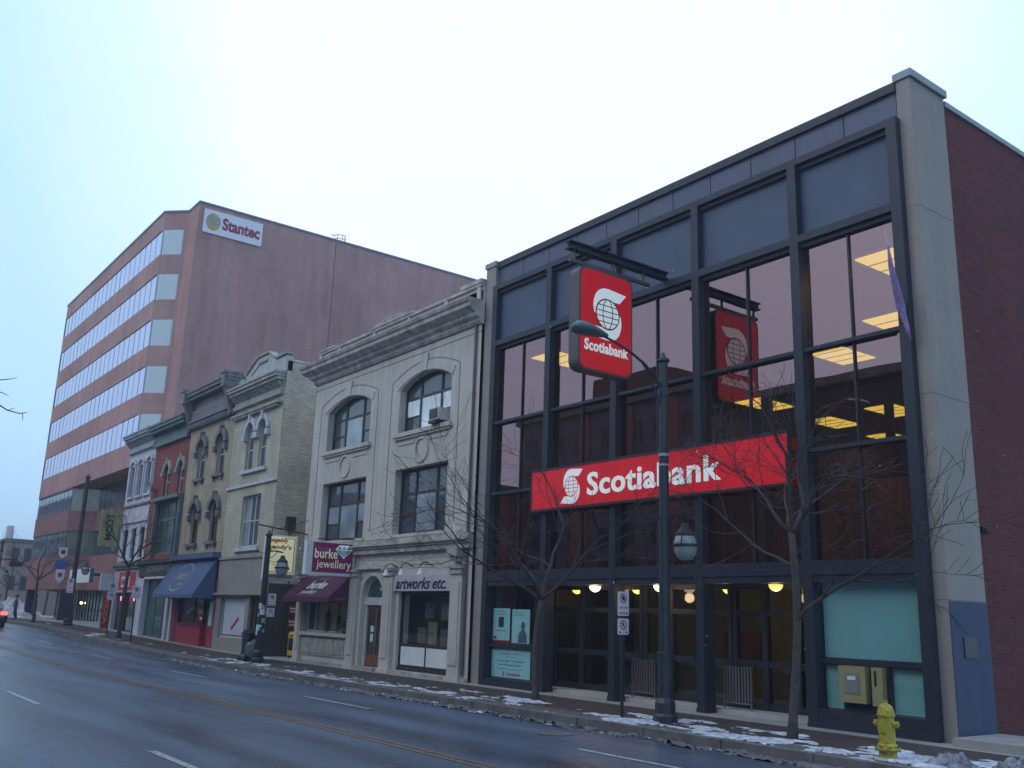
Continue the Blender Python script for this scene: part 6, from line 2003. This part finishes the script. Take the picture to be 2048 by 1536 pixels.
mb.tube([p + d * .09, p + d * .13], .055, 14); mb.tube([p + d * .13, p + d * .15], .064, 8); mb.tube([p + d * .15, p + d * .17], .02, 5)
mb.build('nozzle', YELLOW, t_)
mb = MB()
for k in range(8):
    q = 2 * PI * k / 8
    mb.tube([(hx + .165 * math.cos(q), hy + .165 * math.sin(q), .165), (hx + .165 * math.cos(q), hy + .165 * math.sin(q), .19)], .012, 6)
mb.lathe([(.188, .120), (.188, .134)], (hx, hy, 0), 18)
mb.build('flange', mat('rusty_iron', (.16, .10, .06), .8, .3, 20), t_)

# ------------------------------------------------------------------ litter bin, bag, news box
bx_, by_ = -13.15, -1.55
t_ = thing('litter_bin', (bx_, by_, 0), 'black square litter bin beside the shorter lamp post', 'bin')
mb = MB(); mb.box(bx_ - .32, bx_ + .32, by_ - .30, by_ + .30, .06, .92); mb.box(bx_ - .28, bx_ + .28, by_ - .26, by_ + .26, 0, .06); mb.build('body', BLACK, t_)
mb = MB(); mb.box(bx_ - .36, bx_ + .36, by_ - .34, by_ + .34, .92, 1.0); mb.prism([(-.3, 1.0), (.3, 1.0), (.2, 1.10), (-.2, 1.10)], (bx_, by_ - .3, 0), (1, 0, 0), (0, 0, 1), (0, 1, 0), .6); mb.build('lid', BLACK, t_)
mb = MB(); mb.box(bx_ + .32, bx_ + .33, by_ - .2, by_ + .2, .66, .82); mb.build('opening', mat('bin_hole', (.004, .004, .004), .9, 0), t_)
def blob(name, c, rad, m, label, cat, seed, group=None, flat=.0):
    mb = MB(); vs = []; n, k = 18, 12
    for i in range(k + 1):
        th = PI * i / k
        for j in range(n):
            a = 2 * PI * j / n
            d = Vector((math.sin(th) * math.cos(a), math.sin(th) * math.sin(a), math.cos(th)))
            s = 1 + .28 * noise.noise(d * 2.2 + Vector((seed, 0, 0))) + .14 * noise.noise(d * 6 + Vector((seed, 3, 0)))
            z = d.z * rad[2] * s
            vs.append((c[0] + d.x * rad[0] * s, c[1] + d.y * rad[1] * s, c[2] + max(z, -rad[2] * .85)))
    fs = [(i * n + j, i * n + (j + 1) % n, (i + 1) * n + (j + 1) % n, (i + 1) * n + j) for i in range(k) for j in range(n)]
    mb.add(vs, fs)
    return tag(mb.build(name, m, smooth=True, origin=(c[0], c[1], c[2] - rad[2])), label, cat, group)
blob('rubbish_bag', (-12.45, -1.85, .34), (.27, .25, .40), mat('grey_bag', (.09, .095, .11), .35, .3, 5), 'grey bulging rubbish bag leaning between the bin and the lamp post', 'bag', 2)
blob('rubbish_bag', (-12.6, -2.12, .12), (.32, .2, .14), mat('dark_bag', (.02, .02, .025), .3, .3, 5), 'small black rubbish bag lying flat at the foot of the bin', 'bag', 6)
nx_, ny_ = -14.7, .95
t_ = thing('newspaper_box', (nx_, ny_, 0), 'yellow newspaper box in the alley left of the stone building', 'newspaper box')
mb = MB(); mb.box(nx_ - .32, nx_ + .30, ny_ - .22, ny_ + .22, .10, .95); mb.prism([(-.22, .95), (.22, .95), (.22, 1.03), (-.16, 1.03)], (nx_ - .32, ny_, 0), (0, 1, 0), (0, 0, 1), (1, 0, 0), .62); mb.build('case', YBOX, t_)
mb = MB(); mb.box(nx_ - .24, nx_ + .22, ny_ - .235, ny_ - .22, .30, .78); mb.build('window', P_DARK, t_)
mb = MB(); mb.box(nx_ - .12, nx_ + .10, ny_ - .235, ny_ - .22, .84, .90); mb.build('coin_slot', BLACK, t_)
mb = MB(); mb.box(nx_ - .28, nx_ - .2, ny_ - .2, ny_ + .2, 0, .10); mb.box(nx_ + .18, nx_ + .26, ny_ - .2, ny_ + .2, 0, .10); mb.build('foot', BLACK, t_)
# alley: maroon signs, pipe, meter
for z, lb in ((1.70, 'upper'), (1.16, 'lower')):
    t_ = thing('wall_sign', (-15.86, 1.3, z), lb + ' of two small maroon signs on the alley wall', 'sign', 'maroon alley signs')
    mb = MB(); mb.box(-15.875, -15.85, 1.02, 1.50, z, z + .40); mb.build('board', MAROON if False else mat('maroon_board', (.22, .03, .09), .5, .1), t_)
    txt('bob burke', CREAMT, t_, (-15.849, 1.08, z + .22), (0, 1, 0), (0, 0, 1), .34, .09, .01, .003)
    txt('jewellery', CREAMT, t_, (-15.849, 1.10, z + .08), (0, 1, 0), (0, 0, 1), .32, .09, .01, .003)
t_ = thing('utility_box', (-15.8, .8, 5.2), 'dark electrical box high on the buff brick side wall', 'utility box')
mb = MB(); mb.box(-15.88, -15.6, .55, .9, 5.2, 5.75); mb.build('case', POSTM, t_)
mb = MB(); mb.tube([(-15.8, .72, 5.2), (-15.8, .72, 4.6), (-15.8, .9, 4.2), (-15.8, .9, 0)], .03, 6); mb.build('conduit', POSTM, t_)
tag(MB().box(-15.9, -12.7, 7.0, 7.2, -.1, 9).build('alley_wall', BRICKY, origin=(-14, 7, 0)), 'buff brick wall closing the narrow alley', 'wall')

# ------------------------------------------------------------------ car
def car(x, y, label, body):
    z0 = gz(x) - .15
    t_ = thing('parked_car' if False else 'car', (x, y, z0), label, 'car', local=True)
    L, W = 4.4, 1.74
    prof = [(-2.2, .45), (-2.15, .75), (-1.95, .92), (-1.0, .98), (-.45, 1.38), (.9, 1.42), (1.55, 1.05), (2.12, 1.0), (2.2, .6), (2.15, .32), (-2.1, .30)]
    mb = MB()
    secs = [(-W / 2, .90), (-W / 2 + .10, 1.0), (W / 2 - .10, 1.0), (W / 2, .90)]
    n = len(prof)
    vs = []
    for yy, s in secs:
        for (a, b_) in prof:
            k_ = 1 if b_ < 1.0 or s == 1.0 else .96
            vs.append((a * (1 if s == 1 else .985), yy * (1 if b_ <= 1.0 else .84), b_ * k_))
    fs = [(i * n + j, i * n + (j + 1) % n, (i + 1) * n + (j + 1) % n, (i + 1) * n + j) for i in range(3) for j in range(n)]
    fs += [tuple(range(n)), tuple(range(3 * n, 4 * n))]
    mb.add(vs, fs)
    mb.build('body', body, t_)
    mb = MB()
    mb.prism([(.95, 1.37), (1.50, 1.08)], (0, 0, 0), (1, 0, 0), (0, 0, 1), (0, 1, 0), 0) if False else None
    mb.add([(.96, -.66, 1.40), (.96, .66, 1.40), (1.55, .70, 1.09), (1.55, -.70, 1.09)], [(0, 1, 2, 3)])
    mb.add([(-.50, -.66, 1.36), (-.50, .66, 1.36), (-1.0, .70, 1.03), (-1.0, -.70, 1.03)], [(0, 1, 2, 3)])
    for s in (-1, 1):
        mb.add([(-.8, s * .76, 1.02), (-.42, s * .735, 1.32), (.85, s * .735, 1.34), (1.35, s * .765, 1.04)], [(0, 1, 2, 3)])
    mb.build('glazing', P_DARK, t_)
    for sx in (-1.35, 1.4):
        for sy in (-1, 1):
            mb = MB(); mb.lathe([(.31, -.1), (.33, -.06), (.33, .06), (.31, .1)], (sx, sy * (W / 2 - .10), .33), 16, 'y'); wv = mb.build('wheel', BLACK, t_)
            mb = MB(); mb.lathe([(.2, -.105), (.2, .105)], (sx, sy * (W / 2 - .10), .33), 12, 'y'); mb.build('rim', MATS['grey_metal'], wv)
    for sy in (-1, 1):
        mb = MB(); mb.box(2.16, 2.225, sy * .83, sy * .48, .74, .94); mb.build('tail_light', emis('lit_tail_light', (1, .05, .03), 3.0), t_)
    mb = MB(); mb.box(2.15, 2.22, -.26, .26, .62, .74); mb.build('number_plate', SIGNW, t_)
    mb = MB(); mb.box(2.12, 2.28, -.84, .84, .34, .52); mb.build('bumper', BLACK, t_)
    return t_
c1 = car(-41.6, -6.3, 'dark car with glowing red tail lights driving away at the left edge', mat('dark_car_paint', (.012, .014, .02), .35, .1, coat=1))

# ------------------------------------------------------------------ people at the far end
def person(x, y, z, jac, trou, label, seed):
    t_ = thing('person', (x, y, z), label, 'person', local=True)
    J = [(0, 0, .98), (0, 0, 1.2), (0, 0, 1.42), (0, 0, 1.52), (0, 0, 1.62), (0, 0, 1.74),
         (.10, 0, .90), (.13, -.08, .50), (.14, .05, .08), (.16, .05 - .14, .04), (-.10, 0, .90), (-.13, .10, .50), (-.14, .18, .10), (-.14, .06, .05),
         (.20, 0, 1.40), (.27, .03, 1.12), (.26, -.08, .86), (-.20, 0, 1.40), (-.27, -.04, 1.12), (-.25, -.14, .88)]
    E = [(0, 1), (1, 2), (2, 3), (3, 4), (4, 5), (0, 6), (6, 7), (7, 8), (8, 9), (0, 10), (10, 11), (11, 12), (12, 13), (2, 14), (14, 15), (15, 16), (2, 17), (17, 18), (18, 19)]
    Rd = [.17, .18, .17, .06, .09, .10, .11, .08, .05, .045, .11, .08, .05, .045, .08, .06, .04, .08, .06, .04]
    me = bpy.data.meshes.new('body')
    me.from_pydata(J, E, [])
    o = bpy.data.objects.new('body', me); col.objects.link(o)
    sk = o.modifiers.new('s', 'SKIN'); o.modifiers.new('d', 'SUBSURF').levels = 1
    for i, v in enumerate(me.skin_vertices[0].data):
        v.radius = (Rd[i], Rd[i] * .8)
        v.use_root = (i == 0)
    dg = bpy.context.evaluated_depsgraph_get()
    m2 = bpy.data.meshes.new_from_object(o.evaluated_get(dg))
    bpy.data.objects.remove(o)
    b2 = bpy.data.objects.new('body', m2); col.objects.link(b2); b2.parent = t_
    m2.materials.clear(); m2.materials.append(trou); m2.materials.append(jac)
    m2.materials.append(mat('skin_tone', (.35, .22, .17), .7, 0))
    for p in m2.polygons:
        p.use_smooth = True
        c = p.center
        p.material_index = 2 if c.z > 1.5 else (1 if c.z > .86 else 0)
    mb = MB(); mb.lathe([(.10, 1.60), (.115, 1.68), (.10, 1.76), (.04, 1.81)], (0, .02, 0), 10); mb.build('hair', BLACK, t_)
    return t_
JD = mat('dark_coat', (.03, .03, .04), .9, .2)
JR = mat('wine_coat', (.12, .03, .06), .9, .2)
TR = mat('dark_trousers', (.03, .035, .05), .9, .2)
person(-58.0, -1.7, .60, JR, TR, 'distant pedestrian in a dark wine coat on the far left pavement', 1)
person(-50.5, -1.9, .60, JD, TR, 'distant pedestrian in a dark coat nearer to the office columns', 2)
t_ = person(-60.5, -2.5, .60, JD, TR, 'distant pedestrian in black walking close to the kerb at far left', 3)
# snow banks and a pale parked van at the far end
MIX2 = mat('far_snow', (.45, .47, .52), .8, .5, 1)
heap('snow_heap', -74, .8, 5, 3.0, 1.15, MIX2, 'big white snow bank at the far left end of the pavement', 9)
heap('snow_heap', -80, -2.8, 4, 1.5, 1.1, MIX2, 'second white snow bank behind the pedestrians at the far left', 12)
t_ = thing('traffic_signal', (-66, -2.3, .6), 'distant dark traffic signal hanging over the pavement edge', 'traffic signal')
mb = MB(); mb.tube([(-66, -2.3, .5), (-66, -2.3, 5.4)], .09, 8); mb.tube([(-66, -2.3, 5.2), (-66, -.6, 5.3)], .06, 6); mb.build('pole', POSTM, t_)
mb = MB(); mb.box(-66.15, -65.85, -1.2, -.2, 4.7, 5.1); mb.build('signal_head', BLACK, t_)

# ------------------------------------------------------------------ a few drifting snowflakes
rn = random.Random(12)
mb = MB()
for k in range(170):
    d = rn.uniform(3.5, 13)
    p = CAM + (fw + r2 * rn.uniform(-.52, .52) + u2 * rn.uniform(-.30, .38)) * d
    if p.y > -.6 or p.z < .3 or (p - CAM).dot(r2) < 0 or (p - CAM).dot(u2) > .12 * d:
        continue
    s = rn.uniform(.0025, .0045)
    e_ = rn.uniform(1, 2.2)
    mb.add([(p.x + s, p.y, p.z), (p.x, p.y + s, p.z), (p.x - s, p.y, p.z), (p.x, p.y - s, p.z), (p.x, p.y, p.z + s * e_), (p.x, p.y, p.z - s * e_)],
           [(0, 1, 4), (1, 2, 4), (2, 3, 4), (3, 0, 4), (1, 0, 5), (2, 1, 5), (3, 2, 5), (0, 3, 5)])
tag(mb.build('snowflakes', mat('snowflake_white', (.8, .82, .85), .8, 0)), kind='stuff')
